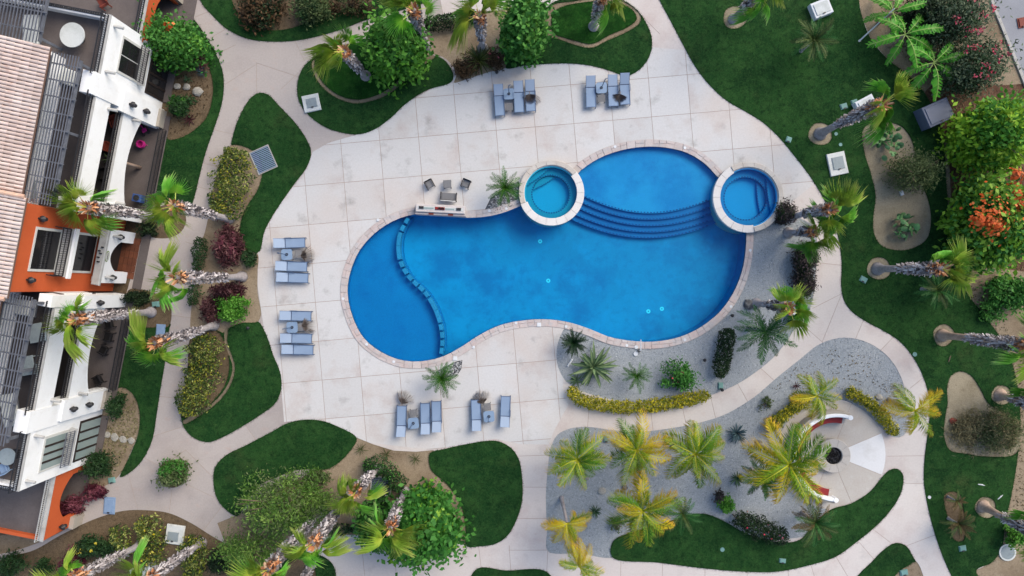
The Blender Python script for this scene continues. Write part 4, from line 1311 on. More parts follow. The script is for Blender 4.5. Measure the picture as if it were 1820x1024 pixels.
# ------------------------------------------------------------------ palms
for a in [
 ('tall fan palm rooted in the inner oval lawn left of the top planting bed', (650,135), (612,92), None, 150, 8),
 ('fan palm rising behind the bright green tree at the top path', (757,82), (735,18), None, 130, 8),
 ('fan palm behind the spiky flax plant in the top bed', (858,86), (853,28), None, 90, 8),
 ('fan palm standing in the right-hand inner oval lawn at the top', (1055,47), (1072,-6), None, 60, 8),
 ('fan palm in the soil ring at the top of the big lawn', (1304,34), (1352,-14), None, 10, 8),
 ('shaggy fan palm with white box behind it, in a soil ring right of the deck', (1458,238), (1566,186), None, 20, 8),
 ('upper of two short fan palms beside the right-hand spa', (1408,386), (1476,372), 5.4, 0, 8),
 ('lower of two short fan palms beside the right-hand spa', (1402,414), (1446,411), 3.6, -10, 8),
 ('leaning fan palm in the soil ring right of the purple shrubs', (1560,478), (1674,478), None, 0, 8),
 ('short fan palm at the gravel edge above the green date palm', (1344,540), (1402,548), 4.9, 10, 9),
 ('thick shaggy fan palm crossing the right-hand edge, from a soil ring', (1675,596), (1828,616), None, 0, 8),
 ('fan palm in the soil ring above the dry grass bed at the right edge', (1778,702), (1850,722), None, 0, 8),
 ('fan palm in the soil ring beside the dark drooping bromeliad', (1748,900), (1850,950), None, -20, 8),
 ('fan palm by the croton hedge, crossing the left path to the lawn', (407,389), (310,366), None, 165, 8),
 ('fan palm beside the entrance portal leaning over the white balconies', (281,386), (155,369), None, 170, 8),
 ('fan palm among burgundy plants with its crown over the entry path', (430,492), (314,493), None, 190, 8),
 ('fan palm below the entrance, its crown over the south balconies', (268,555), (135,568), None, 195, 8),
 ('fan palm above the lower croton hedge with its crown over the lawn strip', (380,578), (275,610), None, 210, 8),
 ('fan palm beside the drain grate in the lower bed', (671,834), (632,874), 4.6, 235, 8),
 ('slim tall fan palm leaning over the feathery tree at the bottom', (572,908), (476,1012), None, 230, 8),
 ('fan palm below the drain grate with an orange collar of leaf bases', (618,884), (556,966), None, 265, 8),
 ('fan palm at the left edge of the dark round tree at the bottom', (720,875), (694,938), None, 275, 9),
 ('left of two fan palms in the croton bed at the bottom left corner', (250,968), (132,1026), None, 200, 8),
 ('right of two fan palms in the croton bed at the bottom left corner', (358,965), (262,1030), None, 210, 8),
 ('fan palm cut off by the bottom edge beside the small dark bed', (553,1003), (526,1060), None, 250, 9),
]:
    lab, b, c, h, wind, n = a
    right = b[0] > 1300
    fan_palm(lab, b, c, h, wind, n, skirt=.34 if right else .28, tan=(b[0] > 1650), size=.92 if b[0] > 700 else .82, fat=1.15 if b[0] > 1450 else 1.0)

for a in [
 ('yellowing coconut palm at the left end of the gravel, top of its row', (1026,817), 4.2, (1042,850), 2.15, ['coco','coco','coco_g'], None),
 ('coconut palm second from left in the gravel row, tall yellow centre frond', (1131,800), 4.4, (1122,836), 2.2, ['coco','coco_y','coco_g'], None),
 ('greenest coconut palm, third from left in the gravel row', (1236,806), 4.4, (1220,830), 2.3, ['coco_g','coco','coco'], None),
 ('largest coconut palm, below the others, over the corner of the lawn', (1142,908), 4.8, (1116,890), 2.45, ['coco','coco_y','coco_g'], None),
 ('small yellow coconut palm at the lower left end of the gravel', (1008,930), 3.2, (998,886), 1.75, ['coco_y','coco'], 270),
 ('yellow coconut palm cut off by the bottom edge on the path', (1030,1008), 4.0, (1022,955), 1.75, ['coco_y','coco'], 60),
 ('large coconut palm left of the fire pit overhanging the bench', (1402,826), 5.0, (1350,790), 2.85, ['coco','coco_g','coco_y'], None),
 ('sparse yellow coconut palm above the fire bench', (1452,704), 4.2, (1425,700), 1.75, ['coco_y','coco'], None),
 ('coconut palm over the curved path right of the fire patio', (1626,730), 4.6, (1580,711), 2.0, ['coco','coco_y'], None),
]:
    lab, c, h, b, rad, kinds, wind = a
    feather_palm('coconut_palm', lab, c, h, rad, COCO, 19 if rad > 2 else 12, kinds, b=b, pit=(52, -28), trunk_r=.11, wind=wind, trunk_mat='trunk')

feather_palm('pygmy_palm', 'small green feather palm in the stone pocket beside the teal spa', (897,334), 1.7, 1.4, PYG, 26, ['pygmy'], pit=(70,-15), trunk_r=.09)
feather_palm('pygmy_palm', 'small green feather palm in the stone pocket at the lower pool edge', (785,673), 1.6, 1.3, PYG, 26, ['pygmy'], pit=(70,-15), trunk_r=.09)
feather_palm('pygmy_palm', 'small feather palm alone in the gravel between two shrubs', (1132,668), 1.2, 1.15, PYG, 18, ['pygmy'], pit=(65,-10), trunk_r=.08)
feather_palm('date_palm', 'big dark green feather palm over the gravel beside the path', (1361,589), 3.0, 2.15, DATE, 18, ['date'], pit=(45,-15), trunk_r=.14)
feather_palm('cycad', 'dark round cycad at the left tip of the pool gravel bed', (1019,609), .9, 1.0, CYC, 46, ['cycad'], pit=(62,-8), trunk_r=.12, cat='cycad')
feather_palm('feather_palm', 'dull green clumping palm alone on the big lawn near the top', (1446,72), 2.0, 1.6, DATE, 30, ['fern','fern','date'], pit=(70,-10), trunk_r=.1)
feather_palm('feather_palm', 'low dark palm on the lawn right of the leaning fan palm', (1664,514), 1.6, 1.5, DATE, 26, ['fern','date'], pit=(65,-10), trunk_r=.1)
feather_palm('feather_palm', 'ragged palm with brown fronds between the fire patio and crescent lawn', (1448,928), 1.9, 1.75, DATE, 28, ['fern','brown_frond','date'], pit=(62,-15), trunk_r=.1)
feather_palm('feather_palm', 'grey-green palm on the gravel right of the largest coconut palm', (1212,912), 1.6, 1.4, DATE, 18, ['date','fern'], pit=(60,-15), trunk_r=.1)
feather_palm('feather_palm', 'dark palm under the large coconut palm left of the fire pit', (1356,850), 2.2, 1.6, DATE, 22, ['date','fern'], pit=(50,-15), trunk_r=.1)
feather_palm('bromeliad', 'dark drooping bromeliad in the narrow soil bed on the right lawn', (1702,930), 1.0, 1.15, DATE, 26, ['brown_frond','fern'], pit=(60,-10), trunk_r=.08, cat='bromeliad', wind=-60, wk=.8)
feather_palm('bromeliad', 'smaller brown bromeliad above the larger one on the right lawn', (1700,890), .9, .75, DATE, 16, ['brown_frond','fern'], pit=(60,-10), trunk_r=.06, cat='bromeliad')

# ------------------------------------------------------------------ rosettes
rosette('agave', 'large spiky blue agave in the gravel below the curved path', 'agave', 1309, 771, 20, 'agave', 46)
rosette('agave', 'smaller spiky agave in the gravel left of the fire pit palm', 'agave', 1309, 851, 15, 'agave_g', 32)
rosette('agave', 'small dark agave in the gravel beside the largest coconut palm', 'agave', 1058, 909, 13, 'agave_g', 28)
rosette('agave', 'pale small agave in the soil bed beside the north wing', 'agave', 334, 141, 10, 'agave_g', 18)
rosette('agave', 'blue agave at the right rim of the soil bed by the north wing', 'agave', 360, 128, 13, 'agave', 26)
rosette('flax', 'big spiky flax plant on the top bed next to the deck', 'flax', 852, 108, 33, 'yucca', 64, pit=(72,8))
for lab, x, y, r in (('small yucca left end of the row at the lower deck edge', 641, 799, 13), ('small yucca in the middle of the row at the lower deck edge', 686, 808, 12), ('small yucca right end of the row at the lower deck edge', 738, 816, 13), ('small yucca beside the dark round tree at the bottom', 764, 860, 13), ('small yucca above the feathery tree at the bottom', 526, 856, 14)):
    rosette('yucca', lab, 'yucca', x, y, r, 'yucca', 18, pit=(50,5))
rosette('banana_plant', 'upper banana plant in the soil bed at the top right', 'banana plant', 1587, 22, 46, 'banana', 7, pit=(40,-10), stalk=1.6)
rosette('banana_plant', 'middle banana plant with wide torn leaves at the top right', 'banana plant', 1609, 62, 56, 'banana', 9, pit=(38,-12), stalk=1.9)
rosette('banana_plant', 'lowest banana plant beside the pink flowering thicket', 'banana plant', 1660, 112, 54, 'banana', 9, pit=(38,-12), stalk=1.9)
rosette('bird_of_paradise', 'broad-leaved plant with pale leaf tips in the pool gravel bed', 'plant', 1054, 652, 42, 'bird', 44, pit=(75,-10), stalk=.3, jit=22)
rosette('bird_of_paradise', 'low broad-leaved plant at the left end of the golden hedge', 'plant', 1024, 676, 18, 'bird', 14, pit=(65,-5), jit=18)
rosette('burgundy_plant', 'low burgundy plant in the pale gravel left of the golden bushes', 'plant', 1415, 686, 9, 'burg', 14)
rosette('burgundy_plant', 'small burgundy rosette in the bed by the north wing', 'plant', 336, 212, 12, 'burg', 22)

# cactus clumps
def cactus(label, px, py, rad, n, seed):
    c = W(px, py, .5); t = thing('prickly_pear', label, 'cactus', (c.x, c.y, 0))
    q = random.Random(seed)
    for i in range(n):
        a = q.uniform(0, 6.28); r = rad/S*math.sqrt(q.random())
        z = q.uniform(.25, 1.1)*(1.15-.5*r/(rad/S))
        s = q.uniform(.16, .26)
        M = Matrix.Translation((r*math.cos(a), r*math.sin(a), z)) @ Euler((q.uniform(-1,1), q.uniform(-1,1), q.uniform(0,6.28))).to_matrix().to_4x4()
        mb = MB(); vs = []
        m = 10
        for k in range(m): vs.append(Vector((s*.75*math.cos(2*math.pi*k/m), s*math.sin(2*math.pi*k/m), 0)))
        vs += [Vector((0,0,.045)), Vector((0,0,-.045))]
        mb.add([M @ v for v in vs], [(k,(k+1) % m,m) for k in range(m)]+[((k+1) % m,k,m+1) for k in range(m)], q.random())
        mb.build('pad', MT['cactus'], t)
    mb = MB()
    for i in range(5):
        a = i*1.26; mb.tube([(0,0,-.05),(math.cos(a)*rad/S*.5, math.sin(a)*rad/S*.5, .6)], [.07,.05], 6)
    mb.build('stem', MT['cactus'], t)
cactus('large prickly pear clump in the upper part of the pale soil bed', 1574, 248, 32, 46, 4)
cactus('smaller prickly pear clump at the lower end of the pale soil bed', 1610, 402, 22, 34, 5)

# ------------------------------------------------------------------ trees and shrubs
T_ = 'tree'; S_ = 'shrub'
bush('broadleaf_tree', 'bright green leafy tree at the left of the top bed', T_, 703, 82, 58, 54, 4.6, 'leaf_bright', 3600, .3, trunk=(.12,1.8), extra=('leaf_mid', 1500, .26), asp=.6)
bush('broadleaf_tree', 'mid green leafy tree at the right of the top bed', T_, 933, 44, 40, 50, 4.8, 'leaf_mid', 3000, .3, trunk=(.12,1.9), extra=('leaf_bright', 1000, .3), asp=.6)
bush('feathery_tree', 'wide feathery olive tree in the bottom bed', T_, 500, 900, 98, 62, 4.2, 'leaf_feather', 5600, .2, trunk=(.13,1.4), extra=('leaf_olive', 1700, .18), spread=.15, asp=.3, stems=10)
bush('feathery_tree', 'smaller feathery crown below the wide feathery tree', T_, 440, 985, 60, 40, 3.2, 'leaf_feather', 2600, .17, trunk=(.1,1.1), spread=.22, asp=.3, stems=7)
bush('round_tree', 'dense dark green round tree at the bottom edge', T_, 745, 946, 80, 68, 4.6, 'leaf_mid', 5600, .32, trunk=(.14,1.6), spread=.2, extra=('leaf_lime', 900, .26), asp=.62)
bush('round_tree', 'small dark leafy tree beside the round tree at the bottom', T_, 668, 935, 40, 46, 3.4, 'leaf_mid', 1700, .26, trunk=(.1,1.2), extra=('leaf_dark', 900, .24), asp=.6)
bush('yellow_green_tree', 'big yellow-green tree on the right edge beside the dark metal box', T_, 1780, 234, 66, 76, 5.2, 'leaf_yellow', 4000, .3, spread=.19, trunk=(.16,1.8), extra=('leaf_bright', 2200, .28), asp=.55)
bush('yellow_green_tree', 'leafy lime tree with orange flowers at the right edge', T_, 1778, 395, 74, 92, 5.0, 'leaf_lime', 4400, .32, spread=.19, trunk=(.16,1.8), extra=('leaf_mid', 2800, .3), fl_at=[(1770,382,42,190,'petal_orange'),(1762,398,20,110,'petal_orange'),(1746,394,18,60,'petal_orange'),(1808,312,14,90,'petal_orange'),(1812,342,10,60,'petal_orange'),(1816,362,10,60,'petal_orange'),(1776,402,12,70,'petal_orange')], asp=.6)
bush('leafy_shrub', 'mid green leafy shrub at the right edge below the orange-flowered tree', S_, 1800, 520, 42, 34, 1.8, 'leaf_mid', 1800, .22, asp=.5)
bush('flowering_thicket', 'grey-green thicket with pink flowers in the top right corner', S_, 1706, 30, 58, 58, 3.6, 'leaf_grey', 3200, .2, extra=('leaf_dark', 1600, .2), flowers=('petal_pink', 130, .17, 14), asp=.35)
bush('flowering_thicket', 'dark thicket with pink flowers above the yellow-green tree', S_, 1738, 112, 58, 52, 3.6, 'leaf_grey', 2600, .2, extra=('leaf_dark', 1800, .2), flowers=('petal_pink', 110, .17, 14), asp=.35)
bush('dark_shrub', 'very dark shrub behind the banana plants at the top right', S_, 1652, 24, 40, 36, 2.4, 'leaf_darker', 2000, .2)
bush('olive_tree', 'grey olive bush overhanging the pale soil bed', T_, 1634, 306, 44, 40, 2.8, 'leaf_olive', 2600, .16, trunk=(.08,.8), asp=.3, stems=8)
bush('dry_shrub', 'dry tangled grass shrub at the right edge of the lawn', S_, 1778, 768, 44, 42, 1.0, 'leaf_olive', 2600, .22, extra=('leaf_straw', 1600, .24), asp=.14, stems=10, flat=2.0)
bush('dry_shrub', 'straw coloured dry grass filling the lawn bed', S_, 1722, 762, 34, 40, .5, 'leaf_straw', 1700, .24, asp=.12, stems=10, flat=2.0)
bush('leafy_shrub', 'small green shrub at the right edge beside the bromeliads', S_, 1808, 956, 20, 20, 1.4, 'leaf_bright', 700, .18)
bush('leafy_shrub', 'flowering tree with orange blossoms against the north wing', T_, 298, 74, 58, 44, 3.6, 'leaf_mid', 2800, .22, trunk=(.09,1.1), extra=('leaf_bright', 1100, .22), fl_at=[(297,45,10,40,'petal_orange'),(252,72,6,12,'petal_orange')], asp=.55)
bush('leafy_shrub', 'dark shrub at the lower end of the bed beside the north wing', S_, 317, 186, 22, 20, 1.3, 'leaf_dark', 900, .18, extra=('leaf_mid', 300, .18))
bush('burgundy_shrub', 'small burgundy shrub under the orange-blossomed tree', S_, 350, 106, 16, 16, .9, 'leaf_burgundy', 500, .2, asp=.3)
bush('leafy_shrub', 'lone round shrub in the tree ring of the left junction', S_, 305, 842, 30, 28, 1.5, 'leaf_olive', 900, .17, extra=('leaf_mid', 600, .18), base=.2, k=16)
bush('leafy_shrub', 'dense round shrub at the corner of the south wing', S_, 168, 828, 25, 24, 1.7, 'leaf_dark', 1500, .15, k=30)
bush('leafy_shrub', 'small shrub beside the south ground terrace', S_, 204, 722, 17, 20, 1.3, 'leaf_dark', 700, .16)
bush('leafy_shrub', 'dark low shrub at the upper side of the entrance portal', S_, 258, 408, 20, 13, .9, 'leaf_darker', 600, .16)
bush('leafy_shrub', 'dark shrubs at the lower side of the entrance portal', S_, 238, 528, 26, 14, .9, 'leaf_darker', 700, .16)
bush('round_shrub', 'bright green clipped round shrub in the middle left bed', S_, 412, 548, 27, 27, 1.5, 'leaf_bright', 2000, .15, k=40, spread=.2)
bush('burgundy_shrub', 'large burgundy shrub in the middle left bed', S_, 402, 438, 27, 36, 1.3, 'leaf_burgundy', 1300, .28, asp=.24, extra=('leaf_magenta', 250, .26))
bush('burgundy_shrub', 'burgundy shrub around the foot of the entry path palm', S_, 402, 520, 30, 22, 1.1, 'leaf_burgundy', 900, .26, asp=.24)
bush('burgundy_shrub', 'smaller burgundy shrub left of the bright round shrub', S_, 372, 552, 18, 26, 1.0, 'leaf_burgundy', 600, .26, asp=.24)
bush('dark_shrub', 'dark shrub right of the large burgundy shrub', S_, 440, 460, 14, 14, .9, 'leaf_dark', 500, .16)
bush('leafy_shrub', 'open leafy shrub with pink tips in the pool gravel bed', S_, 1206, 668, 34, 30, 1.5, 'leaf_mid', 1100, .18, k=18, flowers=('petal_pink', 5, .12, 3), stems=8)
bush('purple_shrub', 'purple-leaved shrub at the foot of the spa palms', S_, 1396, 378, 18, 22, 1.1, 'leaf_purple', 900, .18, asp=.3, extra=('leaf_dark', 400, .18))
bush('purple_shrub', 'dark purple hedge-like shrub along the right gravel edge, upper clump', S_, 1434, 462, 22, 34, 1.3, 'leaf_purple', 1500, .18, asp=.3, extra=('leaf_darker', 900, .18))
bush('purple_shrub', 'dark purple shrub along the right gravel edge, lower clump', S_, 1432, 504, 20, 26, 1.2, 'leaf_purple', 1100, .18, asp=.3, extra=('leaf_darker', 700, .18))
bush('leafy_shrub', 'bright green ball shrub at the head of the crescent lawn hedge', S_, 1294, 898, 17, 15, .9, 'leaf_bright', 800, .16)
bush('purple_shrub', 'small purple shrub next to the bright ball shrub', S_, 1278, 884, 12, 12, .7, 'leaf_purple', 350, .16)
bush('magenta_shrub', 'magenta shrub at the left of the croton bed, bottom left', S_, 126, 998, 26, 22, 1.1, 'leaf_magenta', 900, .24, asp=.26)
bush('magenta_shrub', 'upper magenta shrub beside the orange corner of the building', S_, 168, 876, 24, 13, .9, 'leaf_magenta', 600, .24, asp=.26)
bush('magenta_shrub', 'lower magenta shrub beside the orange corner of the building', S_, 124, 902, 24, 18, .9, 'leaf_magenta', 700, .24, asp=.26)
bush('leafy_shrub', 'dark green shrub left of the croton hedge, bottom left', S_, 165, 975, 30, 24, 1.1, 'leaf_dark', 1100, .18, flowers=('petal_yellow', 40, .16, 4))
bush('dark_shrub', 'black-green spiky shrub right of the croton hedge at the bottom', S_, 392, 1002, 26, 22, 1.0, 'leaf_darker', 900, .24, asp=.2)
bush('dark_shrub', 'dark grassy plant below the orange arch of the building', S_, 62, 938, 32, 12, .8, 'leaf_darker', 600, .3, asp=.12, flat=2)
bush('dark_shrub', 'dark shrub in the bottom left corner', S_, 14, 1008, 30, 22, 1.3, 'leaf_dark', 900, .22, asp=.24)
bush('dark_shrub', 'small dark shrub next to the corner shrub at the bottom left', S_, 72, 1012, 20, 14, 1.0, 'leaf_dark', 500, .22, asp=.24)
bush('dark_shrub', 'mottled dark shrub in the top bed beside the junction lawn', S_, 462, 14, 40, 34, 1.4, 'leaf_maroon', 1700, .2, extra=('leaf_darker', 1300, .2))
bush('leafy_shrub', 'grey-green bush in the top bed right of the mottled shrub', S_, 552, 6, 38, 34, 1.6, 'leaf_olive', 1500, .18, extra=('leaf_dark', 700, .18))
bush('leafy_shrub', 'tangled leafless bush at the top edge beside the fan palm', S_, 618, 2, 40, 24, 1.4, 'leaf_maroon', 500, .16, stems=22, extra=('leaf_olive', 300, .16))
bush('dark_shrub', 'dark brown shrub at the foot of the flax plant', S_, 830, 118, 24, 18, .7, 'leaf_maroon', 700, .22, asp=.2)
bush('dark_shrub', 'red-tipped low shrub right of the flax plant', S_, 880, 104, 16, 18, .7, 'leaf_maroon', 450, .2, asp=.2, flowers=('petal_pink', 10, .12, 3))
bush('leafy_shrub', 'low grey shrub above the wide feathery tree', S_, 566, 848, 26, 16, .9, 'leaf_olive', 500, .16, k=10)
bush('leafy_shrub', 'two-tone green shrub along the right soil strip near the bottom', S_, 1762, 556, 26, 16, 1.0, 'leaf_mid', 600, .18, k=10)
bush('leafy_shrub', 'small leafy plant in the oval gravel near the gravel tip coconut', S_, 1098, 934, 14, 12, .6, 'leaf_olive', 250, .14)
bush('leafy_shrub', 'yellow-green grass tuft beside the pool gravel burgundy plant', S_, 1362, 718, 14, 12, .4, 'leaf_olive', 120, .14, k=6)

hedge('croton_hedge', 'wide speckled croton hedge beside the drain grate and triangular lawn', 'hedge', [(425,268),(420,300),(416,335),(408,365),(396,386)], 62, 1.2, 'leaf_croton', 130, .19, extra=('leaf_goldgreen', .35, .17))
hedge('croton_hedge', 'wide speckled croton hedge in the lower left bed', 'hedge', [(368,594),(370,630),(366,665),(352,700),(338,732)], 56, 1.2, 'leaf_croton', 130, .19, extra=('leaf_goldgreen', .35, .17))
hedge('croton_hedge', 'speckled croton hedge left of the white utility pad, bottom left', 'hedge', [(252,925),(276,940),(278,970),(262,1000)], 44, 1.1, 'leaf_croton', 130, .19, extra=('leaf_goldgreen', .4, .17), flowers=('petal_yellow', .015, .16))
hedge('croton_hedge', 'speckled croton clump between the first bottom palm and the path', 'hedge', [(212,930),(222,955),(232,985)], 30, 1.0, 'leaf_croton', 120, .19, extra=('leaf_goldgreen', .3, .17))
hedge('croton_hedge', 'speckled croton hedge around the second bottom palm', 'hedge', [(354,948),(348,980),(350,1022)], 44, 1.1, 'leaf_croton', 130, .19, extra=('leaf_goldgreen', .35, .17))
hedge('boxwood_hedge', 'clipped dark hedge behind the tall palms in the top bed', 'hedge', [(757,48),(800,42),(845,34)], 26, 1.0, 'leaf_darker', 237, .17, lump=.05, extra=('leaf_dark', .4, .12))
hedge('boxwood_hedge', 'short dark hedge along the entry side of the middle left bed', 'hedge', [(362,424),(358,455),(356,480)], 22, .9, 'leaf_dark', 200, .17)
hedge('boxwood_hedge', 'short dark hedge below the entry path in the middle left bed', 'hedge', [(354,495),(350,520),(346,542)], 20, .9, 'leaf_dark', 200, .17)
hedge('boxwood_hedge', 'upright dark clipped hedge in the pool gravel bed', 'hedge', [(1291,584),(1286,610),(1280,640),(1274,668)], 28, 1.2, 'leaf_darker', 250, .17, lump=.06, extra=('leaf_dark', .3, .15))
hedge('boxwood_hedge', 'dark hedge with brown tips beside the crescent lawn', 'hedge', [(1302,914),(1330,928),(1360,940),(1392,952)], 34, 1.1, 'leaf_darker', 212, .17, extra=('leaf_dark', .4, .14), flowers=('petal_pink', .006, .14))
hedge('boxwood_hedge', 'dark curved hedge around the drain grate in the lower bed', 'hedge', [(650,826),(680,826),(704,846),(712,868)], 30, 1.0, 'leaf_dark', 225, .17, extra=('leaf_mid', .3, .12))
hedge('boxwood_hedge', 'thin dark hedge along the path below the drain grate', 'hedge', [(586,942),(612,938),(640,936)], 18, .7, 'leaf_dark', 187, .17)
hedge('golden_hedge', 'long curved golden hedge along the pool gravel bed', 'hedge', [(1012,688),(1026,706),(1056,716),(1100,722),(1150,720),(1200,713),(1256,700)], 21, .8, 'leaf_gold', 210, .17, extra=('leaf_goldgreen', .6, .15), lump=.18)
hedge('golden_bush', 'golden bush leftmost around the fire patio', 'shrub', [(1362,760),(1384,742)], 25, .8, 'leaf_goldgreen', 260, .16, extra=('leaf_gold', .5, .15))
hedge('golden_bush', 'golden bush second from left around the fire patio', 'shrub', [(1382,742),(1404,726)], 22, .7, 'leaf_goldgreen', 260, .16, extra=('leaf_gold', .4, .15))
hedge('golden_bush', 'golden bush third from left, above the fire bench', 'shrub', [(1402,726),(1432,704)], 26, .8, 'leaf_goldgreen', 260, .16, extra=('leaf_gold', .4, .15))
hedge('golden_bush', 'golden bush just right of the sparse yellow coconut palm', 'shrub', [(1502,694),(1526,706)], 21, .6, 'leaf_goldgreen', 260, .16, extra=('leaf_gold', .4, .15))
hedge('golden_bush', 'golden bush in the middle of the right arc of the fire patio', 'shrub', [(1526,706),(1552,722)], 21, .6, 'leaf_goldgreen', 260, .16, extra=('leaf_gold', .4, .15))
hedge('golden_bush', 'long golden bush at the lower right of the fire patio arc', 'shrub', [(1552,722),(1568,742),(1588,770)], 21, .6, 'leaf_goldgreen', 260, .16, extra=('leaf_gold', .4, .15))

# --- ground litter that nobody could count
def litter(name, label, poly, n, size, mat, z=.012, seed=1, cat='leaves'):
    xs = [p[0] for p in poly]; ys = [p[1] for p in poly]
    q = random.Random(seed); P = []
    def inside(x, y):
        c = False; j = len(poly)-1
        for i in range(len(poly)):
            if (poly[i][1] > y) != (poly[j][1] > y) and x < (poly[j][0]-poly[i][0])*(y-poly[i][1])/(poly[j][1]-poly[i][1])+poly[i][0]: c = not c
            j = i
        return c
    while len(P) < n:
        x, y = q.uniform(min(xs), max(xs)), q.uniform(min(ys), max(ys))
        if inside(x, y):
            w = W2(x, y); P.append((w[0], w[1], z+q.random()*.02))
    o = inst(name, leaf_mesh(name, np.array(P), size, MT[mat], .25, .5, seed), None)
    tag(o, label, cat, kind='stuff')
litter('leaf_litter', 'brown fallen leaves under the trees at the right edge', [(1680,250),(1700,430),(1760,480),(1820,480),(1820,300),(1740,170),(1660,180)], 1800, .14, 'brown_frond', .0, 2)
litter('leaf_litter', 'brown fallen leaves around the banana plants', [(1560,0),(1600,100),(1680,160),(1720,150),(1700,60),(1640,0)], 1100, .14, 'brown_frond', .0, 3)
litter('leaf_litter', 'scattered brown litter on the gravel above the fire patio', [(1370,690),(1400,660),(1480,620),(1560,640),(1600,700),(1500,690),(1420,700)], 170, .12, 'brown_frond', .01, 4)
litter('leaf_litter', 'dark litter in the bed beside the north wing', [(300,100),(360,110),(375,170),(340,230),(302,240)], 420, .12, 'leaf_maroon', .0, 5)
litter('ground_cover', 'low straw ground cover in the south bed', [(190,760),(240,710),(246,760),(210,830),(170,850)], 700, .16, 'leaf_straw', .0, 6)
litter('leaf_litter', 'sparse litter on the right soil strip', [(1700,480),(1780,560),(1820,640),(1820,1000),(1800,900),(1812,760),(1790,640),(1720,520)], 420, .12, 'brown_frond', .0, 7)
litter('leaf_litter', 'dark litter in the top bed beside the deck', [(800,120),(890,115),(890,80),(820,90)], 300, .14, 'leaf_maroon', .0, 8)
# ------------------------------------------------------------------ the hotel building on the left (local axes: s along the front, t outwards, z up)
BO = W(212, 455)
BU = Vector((-.191, -.982, 0)).normalized()      # s grows to the south (down in the picture)
BN = Vector((.982, -.191, 0)).normalized()
BM = Matrix(((BU.x, BN.x, 0, BO.x), (BU.y, BN.y, 0, BO.y), (0, 0, 1, 0), (0, 0, 0, 1)))
def BP(s, t, z): return BM @ Vector((s, t, z))
def sb(name, s0, s1, t0, t1, z0, z1, mat, parent, b=0.0):
    mb = MB()
    if b: mb.bbox(s0, s1, t0, t1, z0, z1, b, BM)
    else: mb.box(s0, s1, t0, t1, z0, z1, BM)
    return mb.build(name, MT[mat], parent)
bld = thing('hotel_building', 'white and orange stucco hotel building with tiled roof and pergolas', 'building')
TF = .9          # front plane of the wings

def panel_with_arch(name, s0, s1, z0, z1, a0, a1, zs, zt, t0, t1, mat, parent, n=14):
    """wall panel s0..s1 x z0..z1 with an opening a0..a1 from z0 up to a flat arch: springing zs, crown zt"""
    top = [(a0+(a1-a0)*k/n, zs+(zt-zs)*math.sin(math.pi*k/n)**.8) for k in range(n+1)]
    vs = []; fs = []
    def quad(p):
        b = len(vs)
        vs.extend([BP(s, t1, z) for s, z in p]); vs.extend([BP(s, t0, z) for s, z in p])
        fs.append((b, b+1, b+2, b+3)); fs.append((b+7, b+6, b+5, b+4))
        for i in range(4): fs.append((b+i, b+4+i, b+4+(i+1) % 4, b+(i+1) % 4))
    quad([(s0, z0), (a0, z0), (a0, z1), (s0, z1)])
    quad([(a1, z0), (s1, z0), (s1, z1), (a1, z1)])
    for k in range(n):
        (p, q), (r, w) = top[k], top[k+1]
        quad([(p, q), (r, w), (r, z1), (p, z1)])
    return mesh_obj(name, vs, fs, MT[mat], parent)

def railing(s0, s1, t, z0, z1, parent, along='s', mat='iron', step=.13, bars=True, fixed=None):
    mb = MB()
    def bx(a0, a1, h0, h1, th=.02):
        if along == 's': mb.box(a0, a1, t-th, t+th, h0, h1, BM)
        else: mb.box(t-th, t+th, a0, a1, h0, h1, BM)
    bx(s0, s1, z1-.04, z1, .03); bx(s0, s1, z0, z0+.04, .03); bx(s0, s1, (z0+z1)/2-.015, (z0+z1)/2+.015, .02)
    n = max(2, int(abs(s1-s0)/step))
    for i in range(n+1):
        a = s0+(s1-s0)*i/n
        bx(a-.012, a+.012, z0, z1, .012)
    return mb.build('railing', MT[mat], parent)

def lantern(s, t, z, parent):
    mb = MB()
    mb.box(s-.05, s+.05, t, t+.10, z+.05, z+.2, BM)
    c = BP(s, t+.2, z)
    mb.cyl((c.x, c.y, z-.2), (c.x, c.y, z+.1), .12, .17, 8)
    mb.cyl((c.x, c.y, z+.1), (c.x, c.y, z+.26), .2, .04, 8)
    return mb.build('wall_lantern', MT['iron'], parent)

def spout(s, t, z, parent):
    mb = MB(); a, b = BP(s, t-.1, z), BP(s, t+.55, z-.06)
    mb.cyl(a, b, .09, n=10)
    return mb.build('rain_spout', MT['stucco_cap'], parent)

def window(name, s0, s1, z0, z1, t, parent, mullions=2, pane='glass', frame='frame_white', hbars=0, dark=False):
    w = sb(name, s0-.12, s1+.12, t-.02, t+.05, z0-.12, z1+.12, frame, parent)
    n = mullions
    for i in range(n):
        a0 = s0+(s1-s0)*i/n+.03; a1 = s0+(s1-s0)*(i+1)/n-.03
        sb('pane', a0, a1, t+.05, t+.062, z0, z1, pane, w)
    if hbars:
        for i in range(1, n):
            a = s0+(s1-s0)*i/n
            sb('mullion', a-.06, a+.06, t+.05, t+.10, z0, z1, 'dark_wood', w)
    return w

